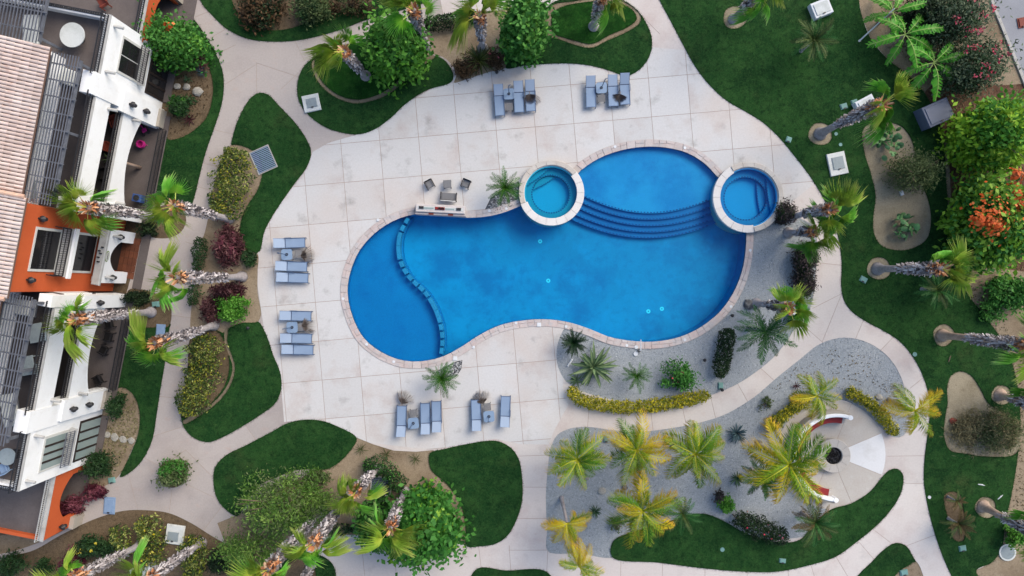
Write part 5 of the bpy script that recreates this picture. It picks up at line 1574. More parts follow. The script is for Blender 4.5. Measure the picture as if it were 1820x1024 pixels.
# --- wings
for sg in (-1, 1):
    def X(a, b): return (min(sg*a, sg*b), max(sg*a, sg*b))
    # mass behind the recesses, three storeys stepping back
    s0, s1 = X(2.45, 14.1)
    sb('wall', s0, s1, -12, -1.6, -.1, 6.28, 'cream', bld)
    s0, s1 = X(2.45, 11.2)
    sb('wall', s0, s1, -12, -1.6, 6.40, 8.75, 'stucco', bld)
    # floors of the balcony levels
    s0, s1 = X(2.45, 10.0)
    sb('floor_slab', s0, s1, -1.6, TF+.75, -.1, .06, 'terrace', bld)
    sb('floor_slab', s0, s1, -1.6, TF-.22, 2.95, 3.2, 'terrace', bld)
    s0, s1 = X(2.45, 14.08)
    sb('floor_slab', s0, s1, -1.6, TF-.22, 6.05, 6.4, 'terrace', bld)
    sb('floor_slab', s0, s1, -12, -1.6, 6.282, 6.395, 'terrace', bld)
    sb('shade_strip', min(sg*2.5, sg*10.0), max(sg*2.5, sg*10.0), -1.55, .05, 6.4, 6.415, 'shade_strip', bld)  # dark strip laid on the terrace floor, pergola shade put into its colour
    sb('shade_strip', min(sg*2.5, sg*10.0), max(sg*2.5, sg*10.0), -1.55, TF-.25, 3.2, 3.215, 'shade_strip', bld)  # same painted shade on the floor of the balcony recess
    # ground-floor arcade with flat arch, parapet of the first balcony above it
    s0, s1 = X(2.75, 9.6); a0, a1 = X(3.4, 9.0)
    panel_with_arch('wall', s0, s1, .06, 4.1, a0, a1, 2.0, 2.75, TF-.22, TF, 'stucco', bld)
    sb('parapet_cap', s0, s1, TF-.26, TF+.03, 4.1, 4.16, 'stucco_cap', bld)
    railing(a0, a1, TF-.12, 4.16, 4.62, bld)
    # beam and roof-terrace parapet
    sb('wall', s0, s1, TF-.22, TF, 5.5, 7.0, 'stucco', bld)
    sb('parapet_cap', s0, s1, TF-.26, TF+.03, 7.0, 7.06, 'stucco_cap', bld)
    railing(s0+.1, s1-.1, TF-.12, 7.06, 7.6, bld)
    railing(a0, a1, TF+.66, .06, .98, bld, step=.1)
    # piers either side of the balconies
    for (p0, p1, zt, tt) in ((2.5, 3.35, 4.75, TF+.18), (9.05, 10.4, 4.75, TF+.22)):
        q0, q1 = X(p0, p1)
        sb('pier', q0, q1, TF-.6, tt, .0, zt, 'stucco', bld, .03)
    for (p0, p1, zt) in ((2.5, 3.2, 7.5), (9.3, 10.6, 7.5)):
        q0, q1 = X(p0, p1)
        sb('pier', q0, q1, TF-.7, TF+.06, 4.75, zt, 'stucco', bld, .03)
    q0, q1 = X(9.1, 10.3)
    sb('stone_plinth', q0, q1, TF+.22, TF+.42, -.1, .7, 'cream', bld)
    # closed bay at the end of the wing
    s0, s1 = X(10.4, 14.1)
    sb('wall', s0, s1, -1.6, TF, -.1, 6.04, 'stucco', bld)
    sb('wall', s0, s1, TF-.22, TF-.001, 6.05, 7.0, 'stucco', bld)
    sb('parapet_cap', s0, s1, TF-.28, TF+.03, 7.0, 7.06, 'stucco_cap', bld)
    railing(s0+.05, s1-.05, TF-.12, 7.06, 7.7, bld)
    q0, q1 = X(13.82, 14.1)
    sb('wall', q0, q1, -6, TF-.28, 6.4, 7.0, 'stucco', bld)
    railing(-5.9, TF-.3, (q0+q1)/2, 7.0, 7.5, bld, 't')
    w0, w1 = X(11.3, 13.3)
    window('window', w0, w1, 3.5, 5.5, TF, bld, 2 if sg < 0 else 4, 'glass' if sg < 0 else 'glass_pale', hbars=sg > 0)
    sb('window_sill', w0-.2, w1+.2, TF+.05, TF+.45, 3.2, 3.34, 'stucco_cap', bld)
    railing(w0-.1, w1+.1, TF+.40, 3.34, 4.2, bld, mat='iron' if sg < 0 else 'wood_grey')
    w0, w1 = X(11.0, 13.5)
    window('patio_door', w0, w1, .1, 2.2, TF, bld, 4, 'glass' if sg < 0 else 'glass_pale', frame='dark_wood', hbars=True)
    sb('door_step', w0-.1, w1+.1, TF, TF+.5, -.1, .08, 'terrace', bld)
    # back walls of the recesses with their doors
    for z in (.1, 3.2):
        for k in range(2):
            d0, d1 = X(3.8+k*2.7, 5.8+k*2.7)
            window('balcony_door', d0, d1, z+.05, z+2.2, -1.6, bld, 2, 'glass', frame='dark_wood')
    # lanterns and rain spouts
    for (a, z, tt) in ((9.7, 3.9, TF+.22), (9.7, 2.3, TF+.22), (2.95, 3.2, TF+.18)):
        lantern(sg*a, tt, z, bld)
    for (a, z) in ((3.5, 5.7), (8.9, 5.7), (8.9, 3.1), (3.5, 3.1), (10.9, 6.6), (13.6, 6.6)):
        spout(sg*a, TF, z, bld)
    # orange end block: arched ground floor with a terrace on top
    s0, s1 = X(14.1, 18.4); a0, a1 = X(14.6, 17.6)
    panel_with_arch('wall', s0, s1, -.1, 3.5, a0, a1, 1.6, 2.5, .45, .7, 'orange', bld)
    sb('floor_slab', s0+.01, s1-.01, -12, .44, 2.9, 3.2, 'terrace', bld)
    sb('wall', s0, s1, -12, -2.6, -.1, 2.9, 'orange', bld)
    q0, q1 = X(18.2, 18.4)
    sb('wall', q0, q1, -6, .44, -.1, 3.5, 'orange', bld)
    sb('parapet_cap', s0-.02, s1+.02, .42, .74, 3.5, 3.58, 'stucco_cap', bld)
    railing(s0+.1, s1-.1, .56, 3.58, 4.1, bld, mat='stucco_cap' if sg > 0 else 'iron')
    sb('floor_slab', s0+.1, s1-.1, -2.6, 1.9 if sg < 0 else .9, -.1, .05, 'terrace', bld)
    lantern(sg*18.0, .7, 1.9, bld)
    q0, q1 = X(17.7, 18.5)
    sb('stone_plinth', q0, q1, .7, 1.0, -.1, 1.0, 'cream', bld)

# --- central orange tower
sb('wall', -2.45, 2.45, -10, 0, -.1, 10.1, 'orange', bld)
sb('eave_band', -2.6, 2.6, -.02, .12, 9.85, 10.1, 'frame_white', bld)
window('tall_window', -1.15, 1.15, 6.45, 8.4, 0, bld, 1, 'glass')
window('window', -1.15, 1.15, 2.95, 5.6, 0, bld, 1, 'glass')
sb('balcony', -1.45, 1.45, .06, .80, 6.15, 6.35, 'stucco_cap', bld)
sb('balcony_edge', -1.5, 1.5, .80, .92, 6.1, 6.42, 'stucco', bld)
railing(-1.4, 1.4, .6, 6.36, 7.1, bld)
railing(.1, .58, -1.42, 6.36, 7.1, bld, 't'); railing(.1, .58, 1.42, 6.36, 7.1, bld, 't')
for s in (-1.75, 1.75): lantern(s, 0, 8.3, bld)
# entrance portal
panel_with_arch('portal_wall', -1.75, 1.75, .0, 3.1, -1.0, 1.0, 1.5, 2.35, .45, .8, 'stucco', bld)
sb('portal_wall', -1.75, -1.45, 0.055, .45, .0, 2.7, 'stucco', bld)
sb('portal_wall', 1.45, 1.75, 0.055, .45, .0, 2.7, 'stucco', bld)
sb('portal_cap', -1.9, 1.9, .42, .95, 3.1, 3.3, 'stucco_cap', bld, .05)
sb('entrance_door', -1.0, 1.0, .003, .05, .0, 2.4, 'dark_wood', bld)
for i in range(6):
    for j in range(4):
        sb('floor_tile', -1.4+i*.47, -1.4+i*.47+.45, .06+j*.30, .06+j*.30+.28, -.05, .03, 'brick_floor', bld)
sb('door_step', -2.0, 2.0, 1.28, 1.9, -.1, .025, 'terrace', bld)
for s in (-1.35, 1.35):
    lantern(s, .8, 1.9, bld); spout(s, .8, 2.5, bld)
for s, t in ((-.3,.55),(-.15,.65),(.12,.55),(.4,.6),(-.55,.7)):
    sb('letter_bracket', s-.04, s+.04, t, t+.14, 3.3, 3.4, 'iron', bld)
# oval plaque with a green border and a line of script
mb = MB(); M = BM @ Matrix.Translation((0, .802, 2.72)) @ Matrix.Rotation(R(-90), 4, 'X')
def oval(a, b, z0, z1):
    vs = [M @ Vector((a*math.cos(2*math.pi*k/24), b*math.sin(2*math.pi*k/24), z)) for z in (z0, z1) for k in range(24)]
    return vs, [tuple(range(24, 48))]+[(k, (k+1) % 24, 24+(k+1) % 24, 24+k) for k in range(24)]
MT['plaque_green'] = surf('plaque_green', C(120,150,60), .6, (), None)
v, f = oval(.36, .2, 0, .02)
pl = mesh_obj('plaque', v, f, MT['plaque_green'], bld)
v, f = oval(.31, .155, .02, .026)
mesh_obj('plaque_face', v, f, MT['frame_white'], pl)
mb = MB()
mb.tube([M @ Vector((-.2+.02*k, .05*math.sin(k*1.7), .03)) for k in range(21)], [.012]*21, 5)
mb.build('script_lettering', MT['iron'], pl)
# --- side stretches next to the tower
for sg in (-1, 1):
    q0, q1 = min(sg*2.45, sg*2.75), max(sg*2.45, sg*2.75)
    sb('wall', q0, q1, -1.6, TF-.3, 3.2, 6.05, 'stucco', bld)

# --- clay tile roofs: eave line, slope back; every barrel tile is a piece
def half_tile(r0, r1, L, n=5):
    mb = MB()
    for (x, r) in ((0, r0), (L, r1)):
        for k in range(n+1):
            a = math.pi*k/n
            mb.v.append((x, r*math.cos(a), r*math.sin(a)*.8)); mb.t.append(.5)
    for k in range(n): mb.f.append((k, k+1, n+2+k, n+1+k))
    mb.v += [(0, -r0, -.01), (0, r0, -.01)]; mb.t += [.5, .5]
    mb.f.append(tuple(range(n, -1, -1)))
    return mesh_data('roof_tile', mb, MT['roof_tile'], False)
TILE = half_tile(.105, .085, .50)
def tile_roof(s0, s1, te, ze, depth, slope, limit):
    sl = R(slope)
    base = MB()
    p = [(s0, te, ze), (s1, te, ze), (s1, te-depth, ze+depth*math.tan(sl)), (s0, te-depth, ze+depth*math.tan(sl))]
    base.add([BP(*x) for x in p]+[BP(x[0], x[1], x[2]-.18) for x in p], [(3,2,1,0),(4,5,6,7),(0,1,5,4),(1,2,6,5),(2,3,7,6),(3,0,4,7)])
    rf = base.build('roof', MT['roof_under'], bld)
    ns = int((s1-s0)/.215); nt = int(depth/math.cos(sl)/.42)
    # tile axes: X runs up the slope (minus t), Y along s
    ux = (-BN*math.cos(sl)+Vector((0,0,math.sin(sl)))); uy = BU; uz = ux.cross(uy)
    if uz.z < 0: uy = -uy; uz = ux.cross(uy)
    q = random.Random(int(s0*10)); cnt = 0; rest = MB()
    for j in range(nt):
        for i in range(ns):
            o = BP(s0+(i+.5)*(s1-s0)/ns, te+.05, ze)+ux*(j*.42)+uz*(.02+.004*q.random())
            rot = Matrix(((ux.x, uy.x, uz.x, o.x), (ux.y, uy.y, uz.y, o.y), (ux.z, uy.z, uz.z, o.z), (0,0,0,1))) @ Matrix.Rotation(q.uniform(-.02,.02), 4, 'Z')
            if cnt < limit and j < 9:
                inst('roof_tile', TILE, rf, rot); cnt += 1
            else:
                rest.add([rot @ v.co for v in TILE.vertices], [tuple(p.vertices) for p in TILE.polygons])
    if rest.v: tag(rest.build('far_roof_tile', MT['roof_tile'], rf), kind='stuff')
    return rf
tile_roof(-11.2, -2.5, -.95, 8.8, 7.0, 16, 300)
tile_roof(2.5, 11.2, -.95, 8.8, 7.0, 16, 60)
rf = tile_roof(-2.75, 2.75, .32, 10.15, 7.0, 17, 180)
for sgn in (-1, 1):      # ridge caps along the verges of the tower roof
    for k in range(14):
        a = BP(sgn*2.78, .30-k*.42, 10.24+k*.42*math.tan(R(17))); b = BP(sgn*2.78, .30-(k+1)*.42, 10.24+(k+1)*.42*math.tan(R(17)))
        MB().cyl(a, b, .13, .11, 8).build('ridge_tile', MT['roof_ridge'], rf)

# --- pergolas over the roof terraces
def pergola(s0, s1, t0, t1, z, nslat, nbeam, posts=True):
    m = BP((s0+s1)/2, (t0+t1)/2, z)
    pg = sb('pergola', s0, s1, t1-.14, t1-.02, z-.28, z-.12, 'wood_grey', bld)
    sb('beam', s0, s1, t0+.02, t0+.14, z-.28, z-.12, 'wood_grey', pg)
    for i in range(nbeam):
        s = s0+(s1-s0)*(i+.5)/nbeam
        sb('beam', s-.035, s+.035, t0-.1, t1+.15, z-.08, z+.02, 'wood_grey', pg)
    for i in range(nslat):
        t = t0+(t1-t0)*(i+.5)/nslat
        sb('slat', s0-.15, s1+.15, t-.022, t+.022, z+.02, z+.07, 'wood_grey', pg)
    for s in (s0+.2, (s0+s1)/2, s1-.2):
        sb('post', s-.07, s+.07, t1-.15, t1-.01, 6.4, z-.28, 'wood_grey', pg)
pergola(-10.9, -2.7, -1.35, .62, 8.45, 12, 9)
pergola(2.8, 11.0, -1.35, .62, 8.45, 12, 9)
pergola(-18.0, -11.5, -6.5, -1.9, 8.45, 24, 6)

# ------------------------------------------------------------------ furniture on the terraces
def round_table(label, px, py, z, r, mat='concrete_pad'):
    c = W(px, py, z+.74); t = thing('round_table', label, 'table', (c.x, c.y, z))
    MB().disc((0, 0), r, .68, .74, 32).build('table_top', MT[mat], t)
    MB().disc((0, 0), .07, .04, .68, 10).build('pedestal', MT['iron'], t)
    MB().disc((0, 0), .3, 0, .04, 16).build('base', MT['iron'], t)
round_table('round white table on the open north roof terrace', 128, 62, 6.4, .72)
round_table('round grey table on the south roof terrace', 12, 812, 6.4, .5, 'lid_grey')
def simple_chair(name, label, px, py, z, rot, mat, cat='chair', w=.56):
    c = W(px, py, z+.45); t = thing(name, label, cat, (c.x, c.y, z), R(rot))
    m = MT[mat]
    MB().bbox(-w/2, w/2, -.27, .27, .36, .44, .02).build('seat', m, t)
    M = Matrix.Translation((0, -.27, .44)) @ Matrix.Rotation(R(12), 4, 'X')
    MB().box(-w/2, w/2, -.03, .03, 0, .42, M).build('backrest', m, t)
    for sx in (-1, 1):
        MB().box(sx*w/2-.03, sx*w/2+.03, -.25, .25, .6, .64).build('armrest', m, t)
        for sy in (-1, 1):
            MB().box(sx*w/2-.025, sx*w/2+.025, sy*.24-.025, sy*.24+.025, 0, .62 if sy > 0 else .4).build('leg', m, t)
for a in [
 ('chair', 'rust coloured chair at the upper end of the north balcony', 206, 218, 3.2, 200, 'chair_red'),
 ('chair', 'rust coloured chair in the middle of the north balcony', 195, 262, 3.2, 250, 'chair_red'),
 ('chair', 'black chair at the lower end of the north balcony', 184, 310, 3.2, 190, 'chair_black'),
 ('chair', 'black chair at the upper end of the south ground terrace', 193, 575, .06, 100, 'chair_black'),
 ('chair', 'black armchair second from the top on the south ground terrace', 192, 598, .06, 75, 'chair_black'),
 ('chair', 'black low chair third from the top on the south ground terrace', 184, 622, .06, 60, 'chair_black'),
 ('chair', 'large black chair at the lower end of the south ground terrace', 174, 676, .06, 120, 'chair_black'),
 ('chair', 'black chair under the orange arch at the south corner', 72, 884, .06, 60, 'chair_black'),
 ('chair', 'rust coloured chair beneath the top left pergola railing', 182, 4, 3.2, 120, 'chair_red'),
 ('armchair', 'pale blue armchair on the south roof terrace', 6, 832, 6.4, 20, 'lid_blue'),
 ('chair', 'pale chair at the upper table under the south pergola', 78, 596, 6.4, 90, 'lid_grey'),
 ('chair', 'pale chair at the lower table under the south pergola', 62, 656, 6.4, 90, 'lid_grey'),
]: simple_chair(*a)
def pale_table(label, px, py, rot):
    c = W(px, py, 7.1); t = thing('terrace_table', label, 'table', (c.x, c.y, 6.4), R(rot))
    MB().bbox(-.42, .42, -.55, .55, .68, .74, .02).build('table_top', MT['lid_grey'], t)
    for sx in (-1, 1):
        for sy in (-1, 1): MB().box(sx*.36-.03, sx*.36+.03, sy*.48-.03, sy*.48+.03, 0, .68).build('leg', MT['lid_grey'], t)
pale_table('pale grey table at the upper part of the south roof terrace', 64, 592, 10)
pale_table('pale grey table at the lower part of the south roof terrace', 48, 650, 10)
pale_table('pale grey table beneath the north pergola near the tower', 52, 338, 10)
def daybed(label, px, py, rot):
    c = W(px, py, 6.8); t = thing('daybed', label, 'daybed', (c.x, c.y, 6.4), R(rot))
    MB().bbox(-.45, .45, -.95, .95, .18, .36, .05).build('mattress', MT['concrete_pad'], t)
    MB().box(-.48, .48, -1.0, 1.0, .08, .18).build('frame', MT['wood_grey'], t)
    for sx in (-1, 1):
        for sy in (-1, 1): MB().box(sx*.42-.03, sx*.42+.03, sy*.92-.03, sy*.92+.03, 0, .08).build('leg', MT['wood_grey'], t)
daybed('pale cushioned daybed beneath the top left pergola', 52, 54, 0)
daybed('pale cushioned daybed under the upper end of the north pergola', 108, 132, 70)
daybed('pale cushioned daybed under the lower end of the south pergola', 14, 730, 10)
daybed('pale cushioned daybed under the upper end of the south pergola', 30, 545, 80)
# child's things on the north ground terrace
c = W(252, 257, .3); t = thing('pink_chair', 'pink bucket chair in the middle of the north ground terrace', 'chair', (c.x, c.y, .06))
mb = MB(); mb.ring((0, 0), .2, .26, .22, .5, n=16); mb.disc((0, 0), .25, .2, .25, 16); mb.build('seat', MT['pink'], t)
for k in range(3):
    a = k*2.1; MB().tube([(.1*math.cos(a), .1*math.sin(a), .22), (.28*math.cos(a), .28*math.sin(a), 0)], [.025, .02], 6).build('leg', MT['pink'], t)
c = W(257, 232, .3); t = thing('toy_tricycle', 'pink toy tricycle at the upper end of the north ground terrace', 'tricycle', (c.x, c.y, .06), .5)
MB().bbox(-.16, .16, -.12, .12, .26, .36, .04).build('saddle', MT['pink'], t)
MB().tube([(0,.0,.3),(0,.3,.34),(0,.42,.6)], [.04,.035,.03], 8).build('frame', MT['pink'], t)
MB().tube([(-.22,.42,.6),(.22,.42,.6)], [.025,.025], 6).build('handlebar', MT['toy_blue'], t)
for x, y in ((0,.42),(-.2,-.12),(.2,-.12)): MB().cyl((x-.03,y,.14),(x+.03,y,.14), .14, n=14).build('wheel', MT['iron'], t)
c = W(270, 222, .3); t = thing('towel_pile', 'blue cloth heap beside the pink tricycle', 'towel', (c.x, c.y, .06))
MB().bbox(-.3, .25, -.16, .2, 0, .22, .07).build('towel', MT['toy_blue'], t)
MB().bbox(-.12, .2, -.12, .14, .22, .34, .05).build('towel', MT['lid_blue'], t)
c = W(243, 352, .8); t = thing('air_conditioner', 'dark blue unit at the lower end of the north ground terrace', 'appliance', (c.x, c.y, .06), -.2)
MB().bbox(-.3, .3, -.26, .26, 0, .8, .03).build('casing', MT['toy_blue'], t)
MB().disc((0, 0), .2, .8, .82, 16).build('fan_grille', MT['iron'], t)
rosette('potted_plant', 'potted green plant in the middle of the north balcony', 'plant', 198, 282, 14, 'bird', 18, pit=(70,10), stalk=3.3)
# ------------------------------------------------------------------ deck furniture
def lounger_parts(back):
    P = {}
    def md(nm, mb, mat, sm=False): P[nm] = (nm.split('#')[0], mesh_data(nm.split('#')[0], mb, MT[mat], sm))
    w = .30; zs = .34
    mb = MB()
    for i in range(6):      # seat sling sagging a little
        y0, y1 = -1.02+1.30*i/6, -1.02+1.30*(i+1)/6
        s0, s1 = -.018*math.sin(math.pi*i/6), -.018*math.sin(math.pi*(i+1)/6)
        mb.add([(-w,y0,zs+s0),(w,y0,zs+s0),(w,y1,zs+s1),(-w,y1,zs+s1)], [(0,1,2,3)])
        mb.add([(-w,y0,zs+s0-.015),(w,y0,zs+s0-.015),(w,y1,zs+s1-.015),(-w,y1,zs+s1-.015)], [(3,2,1,0)])
    md('seat_sling', mb, 'sling')
    mb = MB(); a = R(back)
    for i in range(4):
        u0, u1 = .74*i/4, .74*(i+1)/4
        mb.add([(-w,.32+u0*math.cos(a),zs+.02+u0*math.sin(a)),(w,.32+u0*math.cos(a),zs+.02+u0*math.sin(a)),(w,.32+u1*math.cos(a),zs+.02+u1*math.sin(a)),(-w,.32+u1*math.cos(a),zs+.02+u1*math.sin(a))], [(0,1,2,3)])
        mb.add([(-w,.32+u0*math.cos(a),zs+u0*math.sin(a)),(w,.32+u0*math.cos(a),zs+u0*math.sin(a)),(w,.32+u1*math.cos(a),zs+u1*math.sin(a)),(-w,.32+u1*math.cos(a),zs+u1*math.sin(a))], [(3,2,1,0)])
    md('backrest_sling', mb, 'sling_head')
    for k, sx in enumerate((-1, 1)):
        mb = MB(); mb.box(sx*(w+.02)-.022, sx*(w+.02)+.022, -1.10, .45, zs-.05, zs+.012); md('side_rail#%d' % k, mb, 'alu')
        mb = MB(); mb.tube([(sx*(w+.01), .30, zs+.005), (sx*(w+.01), .32+.76*math.cos(a), zs+.005+.76*math.sin(a))], [.018,.018], 6); md('back_rail#%d' % k, mb, 'alu')
        mb = MB(); mb.tube([(sx*(w+.03), -.15, zs), (sx*(w+.05), -.12, zs+.17), (sx*(w+.05), .28, zs+.17), (sx*(w+.03), .32, zs)], [.016]*4, 6); md('armrest#%d' % k, mb, 'alu')
        for j, y in enumerate((-1.06, .38)):
            mb = MB(); mb.box(sx*(w+.02)-.02, sx*(w+.02)+.02, y-.02, y+.02, 0, zs-.05); md('leg#%d%d' % (k, j), mb, 'alu')
    mb = MB(); mb.box(-w, w, -1.06, -1.02, zs-.03, zs+.005); md('foot_bar', mb, 'alu')
    mb = MB(); mb.box(-w-.02, w+.02, .275, .325, zs-.03, zs+.012); md('hinge_bar', mb, 'hinge')
    return P
MT['hinge'] = surf('dark_hinge', C(58,74,104), .5, (), None, 0, None)
LPS = [lounger_parts(b) for b in (11, 17, 26)]
def lounger(label, px, py, ang):
    """px, py = middle of the lounger in the picture; ang = direction its head points, degrees counter-clockwise from the right"""
    c = W(px, py, .36)
    t = thing('sun_lounger', label, 'sun lounger', (c.x, c.y, .004), R(ang-90), 'sun loungers around the pool')
    for nm, me in LPS[hexseed(px, py) % 3].values(): inst(nm, me, t)
for a in [
 ('leftmost lounger of the three at the top, left of its blue table', 887, 178, 93.5),
 ('middle lounger of the three at the top left of the deck', 922, 172, 92.5),
 ('right lounger at the top left of the deck with a dry frond on it', 942.5, 170, 92.5),
 ('left lounger of the group under the oval lawn, left of its blue table', 1050, 163, 91.5),
 ('middle lounger of the group under the oval lawn', 1089.5, 161, 92.5),
 ('rightmost lounger under the oval lawn at the top of the deck', 1110.5, 158, 92.5),
 ('top lounger of the upper left group, above its blue table', 514.5, 432, 182),
 ('lounger just below the blue table in the upper left group', 518, 473.5, 178),
 ('bottom lounger of the upper left group', 520, 493.5, 178),
 ('top lounger of the lower left group, above its blue table', 525.5, 561.5, 178.5),
 ('lounger just below the blue table in the lower left group', 526.5, 601.5, 178.5),
 ('bottom lounger of the lower left group', 529, 621.5, 178.5),
 ('leftmost lounger at the bottom of the deck, left of its blue table', 713.5, 749, 269),
 ('lounger just right of the left blue table at the bottom of the deck', 756, 744.5, 271.5),
 ('third lounger from the left at the bottom of the deck', 776, 741, 271.5),
 ('lounger left of the right blue table at the bottom of the deck', 846.5, 738.5, 272),
 ('lone lounger right of the last blue table at the bottom of the deck', 898, 732, 268),
]: lounger(*a)

def rounded(w, r, n=5):
    out = []
    for cx, cy, a0 in ((w-r, w-r, 0), (-w+r, w-r, 90), (-w+r, -w+r, 180), (w-r, -w+r, 270)):
        for k in range(n+1):
            a = R(a0+90*k/n); out.append((cx+r*math.cos(a), cy+r*math.sin(a)))
    return out
def prism(pts, z0, z1):
    n = len(pts); mb = MB()
    mb.add([(x, y, z0) for x, y in pts]+[(x, y, z1) for x, y in pts], [tuple(range(n-1,-1,-1)), tuple(range(n, 2*n))]+[(k, (k+1) % n, n+(k+1) % n, n+k) for k in range(n)])
    return mb
TT = mesh_data('table_top', prism(rounded(.37, .16), .40, .45), MT['table_blue'])
TR = mesh_data('rim', MB().ring((0,0), .05, .1, .45, .47, n=14), MT['iron'])
TP = mesh_data('umbrella_pole', MB().cyl((0,0,.02), (0,0,2.35), .028, n=10), MT['alu'])
TH = mesh_data('pole_hook', MB().tube([(0,0,2.33),(.06,.02,2.42),(.16,.02,2.40)], [.03,.025,.02], 6), MT['alu'])
TB = mesh_data('umbrella_base', MB().disc((0,0), .26, 0, .09, 24), MT['alu'])
TL = mesh_data('leg', MB().box(-.02, .02, -.02, .02, 0, .40), MT['alu'])
def pole_table(label, px, py, rot):
    c = W(px, py, .45); t = thing('umbrella_table', label, 'table', (c.x, c.y, .004), R(rot), 'blue tables with bare umbrella poles')
    for nm, me in (('table_top', TT), ('rim', TR), ('umbrella_pole', TP), ('pole_hook', TH), ('umbrella_base', TB)): inst(nm, me, t)
    for x in (-.3, .3):
        for y in (-.3, .3): inst('leg', TL, t, Matrix.Translation((x, y, 0)))
mb = MB()
for i in range(6): mb.box(-.24, .24, -.24+i*.082, -.24+i*.082+.068, .38, .41)
ST = mesh_data('table_top', mb, MT['wicker'])
SF = mesh_data('frame_rail', MB().box(-.02, .02, -.26, .26, .33, .38), MT['wicker_dark'])
SL = mesh_data('leg', MB().tube([(0,0,.36),(.03,.03,0)], [.022,.018], 6), MT['wicker_dark'])
def side_table(label, px, py, rot):
    c = W(px, py, .4); t = thing('side_table', label, 'side table', (c.x, c.y, .004), R(rot), 'small grey slatted side tables')
    inst('table_top', ST, t)
    for x in (-.21, .21): inst('frame_rail', SF, t, Matrix.Translation((x, 0, 0)))
    for i, (x, y) in enumerate(((.2,.2),(-.2,.2),(-.2,-.2),(.2,-.2))): inst('leg', SL, t, Matrix.Translation((x, y, 0)) @ Matrix.Rotation(i*math.pi/2, 4, 'Z'))
DRY = [fan_mesh(200+i, sp, .25, MT['dry'], .15, .78) for i, sp in enumerate((66, 78, 58))]
def dry_frond(label, px, py, rot, z, k):
    c = W(px, py, z)
    t = thing('dry_frond', label, 'dry palm leaf', (c.x, c.y, z), R(rot), 'dry palm leaves on the deck')
    inst('leaf_fan', DRY[k % 3], t)
for grp, (tx, ty), rot, (sx, sy), (fx, fy), frot, fz in [
 ('top left group', (904.5,167), 3, (905,190), (941,163), -85, .44),
 ('group under the oval lawn', (1069,156), 3, (1069,175), (1103,163), -100, .42),
 ('upper left group', (509.5,452.5), 2, (530,452), (530,455), 5, .43),
 ('lower left group', (519,582), 2, (534,581.5), (532,580), 8, .43),
 ('left group at the bottom', (734.5,752.5), 5, (734.5,734.5), (712,722), 65, .38),
 ('right group at the bottom', (869,740.5), 5, (866,723), (860,722), 110, .38)]:
    pole_table('rounded blue table with a bare umbrella pole in the %s' % grp, tx, ty, rot)
    side_table('small grey slatted side table in the %s' % grp, sx, sy, rot)
    dry_frond('dry grey palm leaf lying by the %s' % grp, fx, fy, frot, fz, int(tx))

# wicker set by the fire wall
def wicker_seat(name, label, px, py, rot, w, cat):
    c = W(px, py, .4); t = thing(name, label, cat, (c.x, c.y, .004), R(rot)); t.scale = (.82, .82, .82)
    MB().bbox(-w/2, w/2, -.32, .3, .30, .42, .04).build('seat_cushion', MT['wicker'], t)
    M = Matrix.Translation((0, .30, .36)) @ Matrix.Rotation(R(-10), 4, 'X')
    MB().bbox(-w/2, w/2, -.03, .05, 0, .30, .02, M).build('backrest', MT['wicker_dark'], t)
    MB().box(-w/2-.02, w/2+.02, .34, .40, .63, .68).build('top_rail', MT['frame_white'], t)
    for sx in (-1, 1):
        MB().bbox(sx*(w/2+.05)-.04, sx*(w/2+.05)+.04, -.36, .34, .5, .56, .015).build('armrest', MT['wicker_dark'], t)
        for sy in (-.33, .3): MB().box(sx*(w/2+.05)-.025, sx*(w/2+.05)+.025, sy-.025, sy+.025, 0, .5).build('leg', MT['wicker_dark'], t)
wicker_seat('wicker_armchair', 'grey wicker armchair at the left of the small seating group', 763, 327, 28, .55, 'armchair')
wicker_seat('wicker_armchair', 'grey wicker armchair at the right of the small seating group', 828, 326, -22, .55, 'armchair')
wicker_seat('wicker_loveseat', 'grey wicker two-seat bench behind the fire wall', 797, 349.5, 176, 1.2, 'bench')
c = W(795, 327, .45); t = thing('side_table', 'small square wicker table between the two armchairs', 'side table', (c.x, c.y, .004), .06)
MB().bbox(-.27, .27, -.27, .27, .38, .44, .02).build('table_top', MT['wicker'], t)
for x in (-.23, .23):
    for y in (-.23, .23): MB().box(x-.025, x+.025, y-.025, y+.025, 0, .38).build('leg', MT['wicker_dark'], t)

# fire and water wall at the pool's edge
c = W(782.5, 373.5, .68); t = thing('fire_wall', 'white stone fire and water wall at the upper pool edge', 'fire feature', (c.x, c.y, 0), -.05)
L = 1.66
MT['coping_pale'] = surf('pale_fire_stone', C(214,206,202), .75, [(2,.45,.68,C(198,184,178),.7)], (14,.06))
MB().bbox(-L, L, -.18, .36, -.2, .70, .03).build('wall', MT['coping_pale'], t)
MB().bbox(-L-.06, L+.06, -.34, -.18, -.2, .55, .02).build('spill_ledge', MT['coping'], t)
MB().box(-L+.12, L-.12, -.02, .20, .702, .715).build('stone_inlay', MT['concrete_pad'], t)
for x in (-1.28, 1.24): MB().bbox(x-.16, x+.16, .02, .20, .716, .77, .01).build('burner', MT['iron'], t)
MB().bbox(-.36, .30, .0, .20, .716, .75, .01).build('burner_tray', MT['red'], t)
mb = MB(); q = random.Random(2)
for i in range(22): mb.disc((q.uniform(-.32,.26), q.uniform(.03,.17)), q.uniform(.02,.045), .74, .77+q.random()*.03, 6)
mb.build('burner_stone', MT['lava'], t)
for x in (-.8, .6): MB().box(x-.35, x+.35, .03, .14, .716, .73).build('glass_strip', MT['glass_pale'], t)
for x in (-1.2, -.4, .4, 1.2): MB().bbox(x-.36, x+.36, -.36, -.345, .0, .5, .005).build('face_tile', MT['coping'], t)
